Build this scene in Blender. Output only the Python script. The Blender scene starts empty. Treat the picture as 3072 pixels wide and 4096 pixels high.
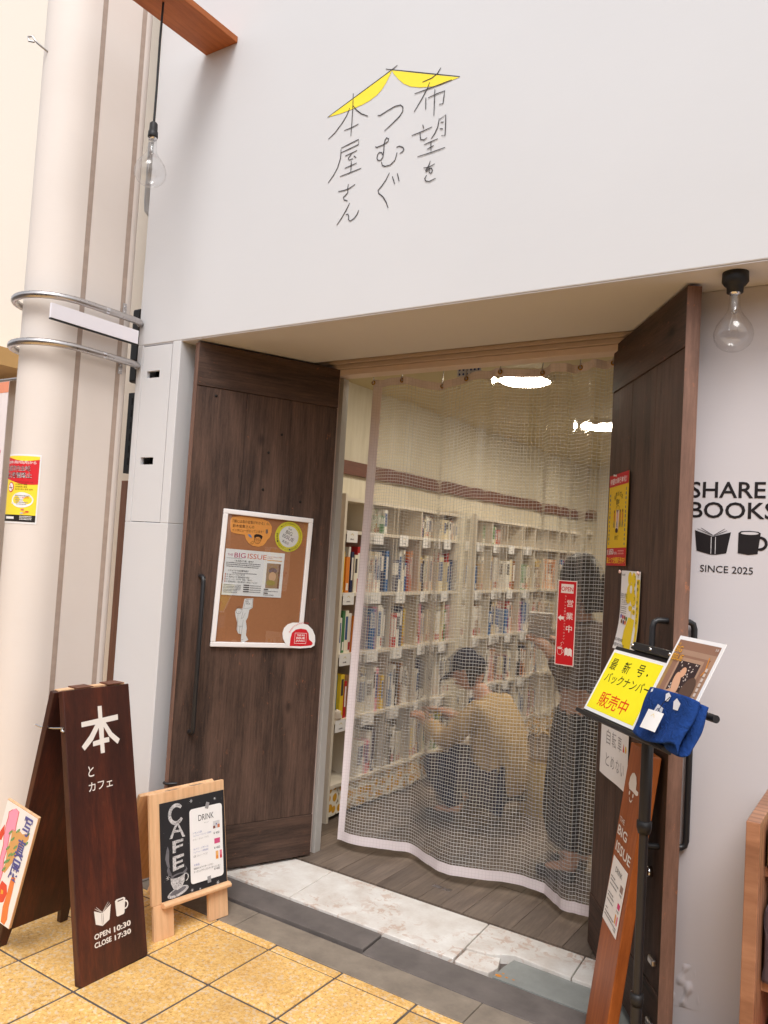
import bpy, math, random
from mathutils import Vector, Matrix
random.seed(11)
S = bpy.context.scene
COL = S.collection

# ------------------------------------------------------------------ camera
YAW, PITCH, ROLL = math.radians(33.4176), math.radians(2.8137), math.radians(3.4108)
def cam_axes():
    cy, sy, cp, sp = math.cos(YAW), math.sin(YAW), math.cos(PITCH), math.sin(PITCH)
    d = Vector((-sy*cp, cy*cp, sp)); r0 = Vector((cy, sy, 0)); u0 = r0.cross(d)
    r = r0*math.cos(ROLL) + u0*math.sin(ROLL); u = -r0*math.sin(ROLL) + u0*math.cos(ROLL)
    return r, u, d
r, u, d = cam_axes()
cd = bpy.data.cameras.new('camera'); cam = bpy.data.objects.new('camera', cd); COL.objects.link(cam)
cam.matrix_world = Matrix(((r.x, u.x, -d.x, 0), (r.y, u.y, -d.y, -2.3635), (r.z, u.z, -d.z, 1.46), (0, 0, 0, 1)))
cd.sensor_fit = 'VERTICAL'; cd.sensor_height = 24.0; cd.lens = 3179.4/4096*24.0
cd.clip_start = 0.05; cd.clip_end = 500
S.camera = cam

# ------------------------------------------------------------------ sky, sun, exposure
SUN_EL, SUN_AZ = math.radians(54), math.radians(-30)      # high, in front of the shop, a little to the right
W = bpy.data.worlds.new('World'); S.world = W; W.use_nodes = True
wn = W.node_tree; wn.nodes.clear()
sky = wn.nodes.new('ShaderNodeTexSky'); sky.sky_type = 'NISHITA'; sky.sun_disc = False
sky.sun_elevation = SUN_EL; sky.sun_rotation = math.radians(180) + SUN_AZ; sky.air_density = 1.0; sky.dust_density = 2.5
hs = wn.nodes.new('ShaderNodeHueSaturation'); hs.inputs['Saturation'].default_value = 0.12
tint = wn.nodes.new('ShaderNodeMix'); tint.data_type = 'RGBA'; tint.blend_type = 'MULTIPLY'; tint.inputs[0].default_value = 1.0
tint.inputs[7].default_value = (0.985, 0.985, 1.0, 1)
bg = wn.nodes.new('ShaderNodeBackground'); bg.inputs['Strength'].default_value = 0.15
wo = wn.nodes.new('ShaderNodeOutputWorld')
wn.links.new(sky.outputs[0], hs.inputs['Color']); wn.links.new(hs.outputs[0], tint.inputs[6])
wn.links.new(tint.outputs[2], bg.inputs['Color']); wn.links.new(bg.outputs[0], wo.inputs[0])
sd = bpy.data.lights.new('sun', 'SUN'); sd.energy = 1.2; sd.angle = math.radians(28); sd.color = (1.0, 0.98, 0.96)
so = bpy.data.objects.new('sun', sd); COL.objects.link(so)
sdir = Vector((math.sin(SUN_AZ)*math.cos(SUN_EL), math.cos(SUN_AZ)*math.cos(SUN_EL), -math.sin(SUN_EL)))
so.rotation_euler = sdir.to_track_quat('-Z', 'Y').to_euler(); so.location = (-2, -6, 7)
vs = S.view_settings
S.display_settings.display_device = 'sRGB'
vs.view_transform = 'Standard'; vs.look = 'None'; vs.gamma = 1.0; vs.use_curve_mapping = False
vs.exposure = 0.62
S.render.engine = 'CYCLES'
S.cycles.use_denoising = True
try: S.cycles.denoiser = 'OPENIMAGEDENOISE'
except Exception: pass
S.cycles.max_bounces = 10; S.cycles.diffuse_bounces = 5; S.cycles.glossy_bounces = 4
S.cycles.transmission_bounces = 8; S.cycles.transparent_max_bounces = 16
S.cycles.sample_clamp_indirect = 6.0; S.cycles.caustics_reflective = False; S.cycles.caustics_refractive = False

# ------------------------------------------------------------------ material helpers
def lin(r, g, b):
    f = lambda c: c/12.92 if c <= 0.04045 else ((c+0.055)/1.055)**2.4
    return (f(r/255), f(g/255), f(b/255), 1.0)
class NT:
    def __init__(s, name):
        s.m = bpy.data.materials.new(name); s.m.use_nodes = True; s.t = s.m.node_tree; s.t.nodes.clear()
        s.out = s.n('ShaderNodeOutputMaterial')
    def n(s, k, **kw):
        o = s.t.nodes.new(k)
        for a, v in kw.items(): setattr(o, a, v)
        return o
    def l(s, a, b): s.t.links.new(a, b)
    def math(s, op, a, b=None, c=None):
        o = s.n('ShaderNodeMath', operation=op)
        for i, x in enumerate((a, b, c)):
            if x is None: continue
            if isinstance(x, (int, float)): o.inputs[i].default_value = x
            else: s.l(x, o.inputs[i])
        return o.outputs[0]
    def mix(s, f, a, b, mode='MIX'):
        o = s.n('ShaderNodeMix', data_type='RGBA', blend_type=mode)
        for i, x in ((0, f), (6, a), (7, b)):
            if isinstance(x, (int, float)): o.inputs[i].default_value = x
            elif isinstance(x, tuple): o.inputs[i].default_value = x
            else: s.l(x, o.inputs[i])
        return o.outputs[2]
    def coord(s, scale=(1, 1, 1), rnd=True, kind='Object', rot=(0, 0, 0)):
        tc = s.n('ShaderNodeTexCoord'); mp = s.n('ShaderNodeMapping'); mp.inputs['Scale'].default_value = scale
        mp.inputs['Rotation'].default_value = rot
        s.l(tc.outputs[kind], mp.inputs['Vector'])
        if rnd:
            oi = s.n('ShaderNodeObjectInfo'); v = s.n('ShaderNodeVectorMath', operation='SCALE'); v.inputs[0].default_value = (37.1, 17.3, 53.7)
            s.l(oi.outputs['Random'], v.inputs['Scale']); s.l(v.outputs[0], mp.inputs['Location'])
        return mp.outputs[0]
    def noise(s, vec, scale, detail=4, rough=0.55, dist=0.0):
        o = s.n('ShaderNodeTexNoise'); o.inputs['Scale'].default_value = scale; o.inputs['Detail'].default_value = detail
        o.inputs['Roughness'].default_value = rough; o.inputs['Distortion'].default_value = dist; s.l(vec, o.inputs['Vector']); return o.outputs['Fac']
    def vor(s, vec, scale, feature='F1', rnd=1.0):
        o = s.n('ShaderNodeTexVoronoi', feature=feature); o.inputs['Scale'].default_value = scale; o.inputs['Randomness'].default_value = rnd
        s.l(vec, o.inputs['Vector']); return o
    def ramp(s, f, stops):
        o = s.n('ShaderNodeValToRGB'); e = o.color_ramp.elements
        while len(e) < len(stops): e.new(0.5)
        for k, (p, c) in enumerate(stops): e[k].position = p; e[k].color = c if len(c) == 4 else (*c, 1)
        s.l(f, o.inputs[0]); return o.outputs[0]
    def bsdf(s, col, rough=0.5, bump=None, bstr=0.1, bdist=0.002, metal=0.0, spec=0.5, **kw):
        b = s.n('ShaderNodeBsdfPrincipled')
        for k, x in (('Base Color', col), ('Roughness', rough), ('Metallic', metal)):
            if isinstance(x, (int, float, tuple)): b.inputs[k].default_value = x
            else: s.l(x, b.inputs[k])
        b.inputs['Specular IOR Level'].default_value = spec
        if bump is not None:
            bp = s.n('ShaderNodeBump'); bp.inputs['Strength'].default_value = bstr; bp.inputs['Distance'].default_value = bdist
            s.l(bump, bp.inputs['Height']); s.l(bp.outputs[0], b.inputs['Normal'])
        for k, v in kw.items(): b.inputs[k.replace('_', ' ')].default_value = v
        s.l(b.outputs[0], s.out.inputs['Surface']); return b
BLK, WHT = (0, 0, 0, 1), (1, 1, 1, 1)
def scal(c, k): return (c[0]*k, c[1]*k, c[2]*k, 1)

def plain(name, col, rough=0.6, var=0.08, scale=40, bump=0.03, metal=0.0, spec=0.4):
    t = NT(name); v = t.coord(); n = t.noise(v, scale, 3)
    c = t.mix(n, scal(col, 1-var), scal(col, 1+var)); t.bsdf(c, rough, n, bump, 0.001, metal, spec); return t.m
def paint(name, col, dirt=0.05, bump=0.08, scr=0.0):      # brushed wall paint: faint unevenness, roller texture, hairline specks
    t = NT(name); v = t.coord(rnd=False)
    a = t.noise(v, 1.1, 4); b = t.noise(v, 190, 2); s1 = t.noise(t.coord((1, 1, 14), False), 9, 3)
    c = t.mix(a, scal(col, 1-dirt), scal(col, 1+dirt*.5)); c = t.mix(t.math('MULTIPLY', s1, .10), c, scal(col, .8))
    if scr:
        s2 = t.ramp(t.noise(t.coord((1, 1, 3.2), False, rot=(.5, .3, 0)), 38, 5, .8), [(.735, BLK), (.765, WHT)]); rg = t.ramp(t.noise(v, 2.4, 2), [(.40, BLK), (.62, WHT)])
        c = t.mix(t.math('MULTIPLY', t.math('MULTIPLY', s2, rg), scr), c, lin(132, 112, 98)); c = t.mix(t.math('MULTIPLY', t.noise(v, 7, 5, .7), scr*.16), c, lin(196, 172, 150))
    lo = t.noise(v, 5.5, 2); sp = t.ramp(t.noise(v, 34, 2), [(.76, BLK), (.80, WHT)])
    c = t.mix(t.math('MULTIPLY', sp, .10), c, scal(col, .62))
    h = t.math('ADD', t.math('ADD', t.math('MULTIPLY', b, .35), t.math('MULTIPLY', s1, .7)), t.math('MULTIPLY', lo, 5.0))
    t.bsdf(c, 0.62, h, bump, 0.0015, spec=0.3); return t.m
def wood(name, dark, light, axis='Y', stretch=14, scale=18, rough=0.55, bump=0.25, rvar=0.12, scuff=None, knots=None, spec=0.35, rings=0.5, mid=None):
    t = NT(name)
    sc = {'X': (1, stretch, stretch), 'Y': (stretch, 1, stretch), 'Z': (stretch, stretch, 1)}[axis]
    half = tuple(.35 if x == 1 else 1 for x in sc)
    v, v2 = t.coord(), t.coord(sc)
    g1 = t.noise(v2, scale/11, 5, .55, .5); g2 = t.noise(v2, scale/2.2, 4, .65, .3); g3 = t.noise(v2, scale*2.5, 3, .7); bl = t.noise(t.coord(half), 7, 4, .6)
    k = t.math('ADD', t.math('MULTIPLY', g1, .36), t.math('ADD', t.math('MULTIPLY', g2, .24), t.math('ADD', t.math('MULTIPLY', g3, .18), t.math('MULTIPLY', bl, .22))))
    st = [(.36, dark), (.66, light)] if mid is None else [(.36, dark), (.50, mid), (.66, light)]
    c = t.ramp(k, st)
    wv = t.n('ShaderNodeTexWave', wave_type='BANDS', bands_direction='X' if axis != 'X' else 'Y')
    wv.inputs['Scale'].default_value = scale*1.1; wv.inputs['Distortion'].default_value = 9; wv.inputs['Detail'].default_value = 3; wv.inputs['Detail Scale'].default_value = .5
    t.l(t.coord(tuple(.22 if x == 1 else 1 for x in sc)), wv.inputs['Vector'])
    c = t.mix(t.math('MULTIPLY', t.ramp(wv.outputs['Fac'], [(.55, BLK), (.95, WHT)]), .28*rings), c, scal(dark, .6))
    oi = t.n('ShaderNodeObjectInfo'); rv = t.math('ADD', t.math('MULTIPLY', oi.outputs['Random'], 2*rvar), 1-rvar)
    hv = t.n('ShaderNodeHueSaturation'); t.l(c, hv.inputs['Color']); t.l(rv, hv.inputs['Value']); c = hv.outputs[0]
    if knots:
        vo = t.vor(t.coord(tuple(.55 if x == 1 else 1 for x in sc)), knots)
        kk = t.ramp(vo.outputs['Distance'], [(.02, WHT), (.11, BLK)]); c = t.mix(t.math('MULTIPLY', kk, .85), c, scal(dark, .3))
    if scuff:
        sn = t.noise(t.coord(tuple(.5 if x == 1 else 1.0 for x in sc)), 46, 5, .75); reg = t.noise(v, 3.1, 2); ss = t.math('MULTIPLY', t.ramp(sn, [(.62, BLK), (.69, WHT)]), t.ramp(reg, [(.42, BLK), (.58, WHT)]))
        c = t.mix(t.math('MULTIPLY', ss, .7), c, scuff)
    t.bsdf(c, rough, k, bump, 0.003, spec=spec); return t.m
def metal(name, col, rough=0.3):
    t = NT(name); v = t.coord(); n = t.noise(v, 60, 3); rr = t.math('ADD', t.math('MULTIPLY', n, .2), rough-.1)
    t.bsdf(t.mix(n, scal(col, .8), col), rr, n, .04, .0005, 1.0); return t.m
def cloth(name, col, sc=13, dep=.012):          # woven cloth with soft creases
    t = NT(name); v = t.coord(); n = t.noise(v, sc, 3, .5, 1.6); w = t.noise(v, 320, 2)
    c = t.mix(n, scal(col, .82), scal(col, 1.1)); t.bsdf(c, .9, t.math('ADD', n, t.math('MULTIPLY', w, .03)), .9, dep, spec=.15); return t.m
def glass_thin(name, tintc=(1, 1, 1, 1), ior=1.45, extra=0.0, rough=0.0):
    t = NT(name); fr = t.n('ShaderNodeLayerWeight'); fr.inputs['Blend'].default_value = .5; f0 = ((ior-1)/(ior+1))**2
    fac = t.math('ADD', t.math('MULTIPLY', t.math('POWER', fr.outputs['Facing'], 5), 1-f0), f0+extra)
    tr = t.n('ShaderNodeBsdfTransparent'); tr.inputs['Color'].default_value = tintc
    gl = t.n('ShaderNodeBsdfGlossy'); gl.inputs['Roughness'].default_value = rough
    mx = t.n('ShaderNodeMixShader'); t.l(fac, mx.inputs[0]); t.l(tr.outputs[0], mx.inputs[1]); t.l(gl.outputs[0], mx.inputs[2])
    t.l(mx.outputs[0], t.out.inputs['Surface']); return t.m
def emit(name, col, st):
    t = NT(name); e = t.n('ShaderNodeEmission'); e.inputs[0].default_value = col; e.inputs[1].default_value = st
    t.l(e.outputs[0], t.out.inputs['Surface']); return t.m
_flat = {}
def ink(r, g, b, rough=0.55):
    k = (r, g, b)
    if k not in _flat: _flat[k] = plain('print_%d_%d_%d' % k, lin(r, g, b), rough, .03, 60, 0.0, spec=.3)
    return _flat[k]

# ------------------------------------------------------------------ mesh helpers
class MB:
    def __init__(s): s.v = []; s.f = []; s.mi = []; s.sm = []
    def add(s, vs_, fs, mi=0, sm=False):
        b = len(s.v); s.v += [tuple(x) for x in vs_]
        for f in fs: s.f.append([b+i for i in f]); s.mi.append(mi); s.sm.append(sm)
        return s
    def box(s, x0, x1, y0, y1, z0, z1, mi=0):
        return s.add([(x0,y0,z0),(x1,y0,z0),(x1,y1,z0),(x0,y1,z0),(x0,y0,z1),(x1,y0,z1),(x1,y1,z1),(x0,y1,z1)],
                     [(0,3,2,1),(4,5,6,7),(0,1,5,4),(1,2,6,5),(2,3,7,6),(3,0,4,7)], mi)
    def prism(s, poly, z0, z1, mi=0, sm=False):        # poly in xy, counter-clockwise
        a = sum(poly[i][0]*poly[(i+1)%len(poly)][1]-poly[(i+1)%len(poly)][0]*poly[i][1] for i in range(len(poly)))
        if a < 0: poly = poly[::-1]
        n = len(poly)
        s.add([(x, y, z0) for x, y in poly]+[(x, y, z1) for x, y in poly], [list(range(n))[::-1], list(range(n, 2*n))], mi)
        if sm: s.v += [(x, y, z0) for x, y in poly]+[(x, y, z1) for x, y in poly]
        b = len(s.v)-2*n
        for i in range(n):
            j = (i+1) % n; s.f.append([b+i, b+j, b+n+j, b+n+i]); s.mi.append(mi); s.sm.append(sm)
        return s
    def tube(s, path, rad, n=10, mi=0, cap=True, closed=False):
        P = [Vector(p) for p in path]; m = len(P); rings = []
        R = rad if isinstance(rad, (list, tuple)) else [rad]*m
        up = None
        for i in range(m):
            if closed: t = (P[(i+1) % m]-P[i-1]).normalized()
            else: t = ((P[min(i+1, m-1)]-P[max(i-1, 0)])).normalized()
            if up is None:
                up = Vector((0, 0, 1)) if abs(t.z) < .9 else Vector((1, 0, 0))
            a = t.cross(up).normalized(); b = a.cross(t).normalized(); up = b
            rings.append([P[i]+(a*math.cos(2*math.pi*k/n)+b*math.sin(2*math.pi*k/n))*R[i] for k in range(n)])
        base = len(s.v); s.v += [tuple(q) for rr in rings for q in rr]
        for i in range(m if closed else m-1):
            for k in range(n):
                k2 = (k+1) % n; i2 = (i+1) % m
                s.f.append([base+i*n+k, base+i*n+k2, base+i2*n+k2, base+i2*n+k]); s.mi.append(mi); s.sm.append(True)
        if cap and not closed:
            cb_ = len(s.v); s.v += [tuple(q) for q in rings[0]]+[tuple(q) for q in rings[-1]]
            s.f.append([cb_+k for k in range(n)][::-1]); s.mi.append(mi); s.sm.append(False)
            s.f.append([cb_+n+k for k in range(n)]); s.mi.append(mi); s.sm.append(False)
        return s
    def lathe(s, prof, n=24, c=(0, 0), mi=0):            # prof: (radius, z)
        base = len(s.v)
        for rr, z in prof:
            for k in range(n): s.v.append((c[0]+rr*math.cos(2*math.pi*k/n), c[1]+rr*math.sin(2*math.pi*k/n), z))
        for i in range(len(prof)-1):
            for k in range(n):
                k2 = (k+1) % n; s.f.append([base+i*n+k, base+i*n+k2, base+(i+1)*n+k2, base+(i+1)*n+k]); s.mi.append(mi); s.sm.append(True)
        return s
    def grid(s, fn, nu, nv, mi=0, sm=True):
        base = len(s.v); s.v += [tuple(fn(i/nu, j/nv)) for j in range(nv+1) for i in range(nu+1)]
        for j in range(nv):
            for i in range(nu):
                a = base+j*(nu+1)+i; s.f.append([a, a+1, a+nu+2, a+nu+1]); s.mi.append(mi); s.sm.append(sm)
        return s
    def mesh(s, name, mats):
        me = bpy.data.meshes.new(name); me.from_pydata(s.v, [], s.f); me.validate(); me.update()
        for m in (mats if isinstance(mats, (list, tuple)) else [mats]): me.materials.append(m)
        if len(me.polygons) == len(s.f):
            me.polygons.foreach_set('material_index', s.mi); me.polygons.foreach_set('use_smooth', s.sm)
        return me
    def build(s, name, mats, parent=None, M=None, bevel=0, world=True, seg=2):
        return link(name, s.mesh(name, mats), parent, M, bevel, world, seg)
def link(name, me, parent=None, M=None, bevel=0, world=True, seg=2):
    o = bpy.data.objects.new(name, me); COL.objects.link(o)
    if M is not None: o.matrix_basis = M
    if parent is not None:
        o.parent = parent
        if world: o.matrix_parent_inverse = wmat(parent).inverted()
    if bevel:
        b = o.modifiers.new('Bevel', 'BEVEL'); b.width = bevel; b.segments = seg; b.limit_method = 'ANGLE'; b.angle_limit = math.radians(40)
        b.harden_normals = False
    return o
def wmat(o):
    m = o.matrix_basis.copy()
    if o.parent is not None: m = wmat(o.parent) @ o.matrix_parent_inverse @ m
    return m
def tag(o, label=None, cat=None, group=None, kind=None):
    if label: o['label'] = label
    if cat: o['category'] = cat
    if group: o['group'] = group
    if kind: o['kind'] = kind
    return o
def thing(name, label, cat, loc=(0, 0, 0), group=None, M=None):
    o = bpy.data.objects.new(name, None); COL.objects.link(o); o.empty_display_size = .1
    o.matrix_basis = M if M is not None else Matrix.Translation(loc)
    return tag(o, label, cat, group)
def basis(o, e1, e2):
    e1 = Vector(e1).normalized(); e2 = (Vector(e2)-e1*Vector(e2).dot(e1)).normalized(); n = e1.cross(e2)
    return Matrix(((e1.x, e2.x, n.x, o[0]), (e1.y, e2.y, n.y, o[1]), (e1.z, e2.z, n.z, o[2]), (0, 0, 0, 1)))
def kidM(M, x=0, y=0, z=0, rot=0): return M @ Matrix.Translation((x, y, z)) @ Matrix.Rotation(rot, 4, 'Z')

# flat print: lettering and drawn marks lying in a sheet's own xy plane, a fraction of a millimetre proud of it
_tc = {}
def text_geo(s, bold):
    if (s, bold) in _tc: return _tc[(s, bold)]
    cu = bpy.data.curves.new('text', 'FONT'); cu.body = s; cu.offset = bold; cu.resolution_u = 3
    o = bpy.data.objects.new('text', cu); COL.objects.link(o)
    dg = bpy.context.evaluated_depsgraph_get(); me = bpy.data.meshes.new_from_object(o.evaluated_get(dg))
    vs_ = [(p.co.x, p.co.y) for p in me.vertices]; fs = [list(p.vertices) for p in me.polygons]
    bpy.data.objects.remove(o); bpy.data.curves.remove(cu); bpy.data.meshes.remove(me)
    xs = [p[0] for p in vs_] or [0]; ys = [p[1] for p in vs_] or [0]
    _tc[(s, bold)] = (vs_, fs, (min(xs), min(ys), max(xs), max(ys))); return _tc[(s, bold)]
class Print:
    def __init__(s, warp=None): s.mb = MB(); s.mats = []; s.k = 0; s.warp = warp
    def m(s, mat):
        if mat not in s.mats: s.mats.append(mat)
        return s.mats.index(mat)
    def z(s): s.k += 1; return s.k*0.00002
    def poly(s, pts, mat, z=0.0004): z += s.z(); s.mb.add([(x, y, z) for x, y in pts], [list(range(len(pts)))], s.m(mat)); return s
    def rect(s, x0, y0, x1, y1, mat, z=0.0004):
        if not s.warp or max(abs(x1-x0), abs(y1-y0)) < .02: return s.poly([(x0, y0), (x1, y0), (x1, y1), (x0, y1)], mat, z)
        z += s.z(); nu, nv = max(1, int(abs(x1-x0)/.012)), max(1, int(abs(y1-y0)/.012))
        s.mb.grid(lambda a, b: (x0+(x1-x0)*a, y0+(y1-y0)*b, z), nu, nv, s.m(mat)); return s
    def rrect(s, x0, y0, x1, y1, rd, mat, z=0.0004):
        p = []
        for cx, cy, a in ((x1-rd, y0+rd, -90), (x1-rd, y1-rd, 0), (x0+rd, y1-rd, 90), (x0+rd, y0+rd, 180)):
            p += [(cx+rd*math.cos(math.radians(a+t)), cy+rd*math.sin(math.radians(a+t))) for t in (0, 30, 60, 90)]
        return s.poly(p, mat, z)
    def ell(s, cx, cy, rx, ry, mat, z=0.0004, n=28, rot=0):
        c_, s_ = math.cos(rot), math.sin(rot)
        return s.poly([(cx+rx*math.cos(t)*c_-ry*math.sin(t)*s_, cy+rx*math.cos(t)*s_+ry*math.sin(t)*c_) for t in [2*math.pi*k/n for k in range(n)]], mat, z)
    def line(s, pts, wd, mat, z=0.0004):
        P = [Vector((p[0], p[1])) for p in pts]; z += s.z(); L = []; R_ = []
        if len(P) == 2: P.insert(1, (P[0]+P[1])/2)
        e0 = (P[0]-P[1]).normalized()*wd*.35; e1 = (P[-1]-P[-2]).normalized()*wd*.35; P[0] = P[0]+e0; P[-1] = P[-1]+e1
        for i, p in enumerate(P):
            a = (P[min(i+1, len(P)-1)]-P[max(i-1, 0)]).normalized(); nn = Vector((-a.y, a.x)); w_ = wd/2*(.72 if i in (0, len(P)-1) else 1)
            L.append(p+nn*w_); R_.append(p-nn*w_)
        n = len(P); s.mb.add([(q.x, q.y, z) for q in L+R_], [[i, n+i, n+i+1, i+1] for i in range(n-1)], s.m(mat)); return s
    def ring(s, cx, cy, rx, ry, wd, mat, z=0.0004, a0=0, a1=360, n=24):
        return s.line([(cx+rx*math.cos(math.radians(a0+(a1-a0)*k/n)), cy+ry*math.sin(math.radians(a0+(a1-a0)*k/n))) for k in range(n+1)], wd, mat, z)
    def text(s, t, x0, y0, x1, y1, mat, z=0.0004, bold=0.0, rot=0.0, keep=False):
        vs_, fs, bb = text_geo(t, bold); bw, bh = max(bb[2]-bb[0], 1e-6), max(bb[3]-bb[1], 1e-6); z += s.z()
        sx, sy = (x1-x0)/bw, (y1-y0)/bh
        if keep: sx = sy
        c_, s_ = math.cos(rot), math.sin(rot); out = []
        for x, y in vs_:
            a, b = (x-bb[0])*sx, (y-bb[1])*sy; out.append((x0+a*c_-b*s_, y0+a*s_+b*c_, z))
        s.mb.add(out, fs, s.m(mat)); return s
    def vtext(s, t, xc, ytop, size, step, mat, bold=0.0, z=0.0004):
        for k, ch in enumerate(t):
            if ch == ' ': continue
            if ch == 'ー':
                s.line([(xc, ytop-k*step-size*.08), (xc, ytop-k*step-size*.92)], size*.1, mat, z); continue
            vs_, fs, bb = text_geo(ch, bold); w_, h_ = (bb[2]-bb[0])*size*1.05, (bb[3]-bb[1])*size*1.05; yc = ytop-k*step-size/2
            s.text(ch, xc-w_/2, yc-h_/2, xc+w_/2, yc+h_/2, mat, z, bold)
        return s
    def greek(s, x0, x1, y, hgt, mat, z=0.0004):     # a line of print too small to read: a row of short dashes
        x = x0
        while x < x1:
            w_ = random.uniform(.5, 1.5)*hgt; s.rect(x, y, min(x+w_, x1), y+hgt*random.uniform(.7, 1), mat, z); s.k -= 1; x += w_+hgt*.35
        s.k += 1; return s
    def build(s, parent, name='lettering', M=None):
        if s.warp: s.mb.v = [s.warp(*p) for p in s.mb.v]
        return s.mb.build(name, s.mats, parent, M, world=False)
def sheet(name, x0, y0, x1, y1, th, mat, M, label, cat, group=None, warp=None, nu=1, nv=1):
    mb = MB()
    if warp is None: mb.box(x0, x1, y0, y1, -th, 0)
    else:
        mb.grid(lambda a, b: warp(x0+(x1-x0)*a, y0+(y1-y0)*b, 0), nu, nv); mb.grid(lambda a, b: warp(x1+(x0-x1)*a, y0+(y1-y0)*b, -th), nu, nv)
    return tag(mb.build(name, mat, None, M), label, cat, group)

# ------------------------------------------------------------------ materials in use
M_wall = paint('facade_paint', lin(213, 212, 213), .07)
M_soff = paint('soffit_paint', lin(207, 202, 205)); M_soff2 = paint('soffit_underside_paint', lin(218, 216, 220))
M_col = paint('column_panel', lin(232, 222, 214), .05, .08, .8)
M_neigh = plain('neighbour_render', lin(236, 226, 212), .85, .07, 260, .5)
M_join = plain('joint_caulk', lin(172, 153, 140), .8, .25, 25, .2)
M_steel = metal('brushed_steel', lin(205, 200, 198), .3)
M_chrome = metal('chrome', lin(225, 225, 228), .15)
M_brass = metal('brass', lin(190, 140, 60), .3)
M_black = plain('black_metal', lin(34, 33, 35), .42, .15, 80, .02, spec=.5)
M_plastic = plain('black_plastic', lin(30, 29, 30), .5, .15, 50, .02)
M_pink = plain('sash_white', lin(222, 203, 194), .45, .05, 30, .02)
M_sash = plain('sash_taupe', lin(196, 178, 166), .5, .06, 30, .03)
M_paper = plain('paper_white', lin(238, 236, 236), .7, .02, 30, .02)
M_greyshadow = plain('dark_gap', lin(48, 44, 42), .8, .2, 30, .1)
M_door = wood('old_cedar', lin(34, 24, 20), lin(108, 82, 69), 'Y', 12, 22, .66, .9, .06, scuff=lin(150, 92, 62), knots=5.0)
M_doorH = wood('old_cedar_rail', lin(31, 22, 18), lin(100, 75, 62), 'X', 10, 20, .66, .9, .08, scuff=lin(150, 90, 60), knots=4.0)
M_edge = wood('door_edge_wood', lin(92, 68, 58), lin(148, 112, 95), 'Y', 14, 24, .65, .3, .06, scuff=lin(190, 120, 80))
M_beam = wood('stained_board', lin(146, 76, 32), lin(198, 116, 60), 'Y', 10, 10, .5, .15, .05, knots=4.0)
M_plankw = wood('orange_plank', lin(122, 58, 20), lin(190, 106, 46), 'Y', 9, 12, .42, .12, .04, knots=6.0, spec=.5)
M_aboard = wood('mahogany_stain', lin(38, 20, 19), lin(110, 52, 34), 'Y', 7, 14, .4, .12, .04, spec=.5, rings=.3, mid=lin(68, 34, 27))
M_aedge = wood('mahogany_edge', lin(84, 46, 32), lin(122, 72, 50), 'Y', 10, 14, .45, .1, .04)
M_pine = wood('cypress', lin(212, 160, 116), lin(238, 198, 156), 'Y', 9, 11, .5, .08, .04)
M_pineX = wood('cypress_cross', lin(212, 160, 116), lin(238, 198, 156), 'X', 9, 11, .5, .08, .04)
M_walnut = wood('figured_board', lin(128, 82, 58), lin(192, 140, 108), 'X', 6, 8, .4, .05, .03, rings=1.6)
M_inwall = wood('shop_wall_panel', lin(210, 200, 178), lin(228, 221, 204), 'Z', 16, 26, .6, .05, .02)
M_inceil = plain('shop_ceiling', lin(206, 192, 154), .7, .04, 30, .03)
M_shelf = plain('white_shelf', lin(220, 210, 194), .45, .03, 30, .02)
M_rail = wood('wall_rail', lin(92, 52, 40), lin(130, 80, 62), 'Y', 10, 16, .5, .1, .03)

def tile_mat():
    t = NT('yellow_granite_tile'); v = t.coord()
    a = t.noise(v, 80, 6, .8); b = t.noise(v, 4, 3); sp = t.vor(v, 150); sp2 = t.vor(v, 120)
    c = t.ramp(a, [(.34, lin(176, 126, 66)), (.45, lin(222, 174, 100)), (.56, lin(238, 194, 120)), (.70, lin(244, 214, 156))])
    c = t.mix(t.math('MULTIPLY', t.ramp(sp.outputs['Distance'], [(.15, WHT), (.26, BLK)]), .6), c, lin(158, 96, 48))
    w2 = t.n('ShaderNodeSeparateColor'); t.l(sp2.outputs['Color'], w2.inputs[0])
    fl = t.ramp(w2.outputs[0], [(.80, BLK), (.84, WHT)])
    c = t.mix(t.math('MULTIPLY', fl, .45), c, lin(222, 214, 200))
    c = t.mix(t.math('MULTIPLY', t.ramp(b, [(.40, BLK), (.72, WHT)]), .45), c, lin(186, 142, 86))
    oi = t.n('ShaderNodeObjectInfo'); hv = t.n('ShaderNodeHueSaturation'); t.l(c, hv.inputs['Color'])
    t.l(t.math('ADD', t.math('MULTIPLY', oi.outputs['Random'], .20), .90), hv.inputs['Value'])
    t.bsdf(hv.outputs[0], .6, a, .15, .001, spec=.35); return t.m
M_tile = tile_mat()
def stone_mat(name, base, dark, spots=None, rough=.6):
    t = NT(name); v = t.coord(rnd=False); a = t.noise(v, 9, 6, .65); b = t.noise(v, 60, 4); ch = t.noise(v, 26, 5, .7, .6)
    c = t.mix(t.ramp(a, [(.35, BLK), (.7, WHT)]), dark, base); c = t.mix(t.math('MULTIPLY', b, .25), c, scal(base, .72))
    h = t.math('ADD', t.math('MULTIPLY', b, .3), a)
    if spots:
        reg = t.noise(v, 2.6, 2); m = t.math('MULTIPLY', t.ramp(ch, [(.53, BLK), (.57, WHT)]), t.ramp(reg, [(.45, BLK), (.56, WHT)]))
        c = t.mix(t.math('MULTIPLY', m, .5), c, spots); h = t.math('SUBTRACT', h, t.math('MULTIPLY', m, .8))
    t.bsdf(c, rough, h, .25, .003, spec=.3); return t.m
M_stone = stone_mat('white_threshold_stone', lin(232, 228, 222), lin(206, 196, 186), lin(182, 140, 112))
M_dkslab = stone_mat('dark_slab', lin(116, 108, 104), lin(94, 88, 85), None, .55)
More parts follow.
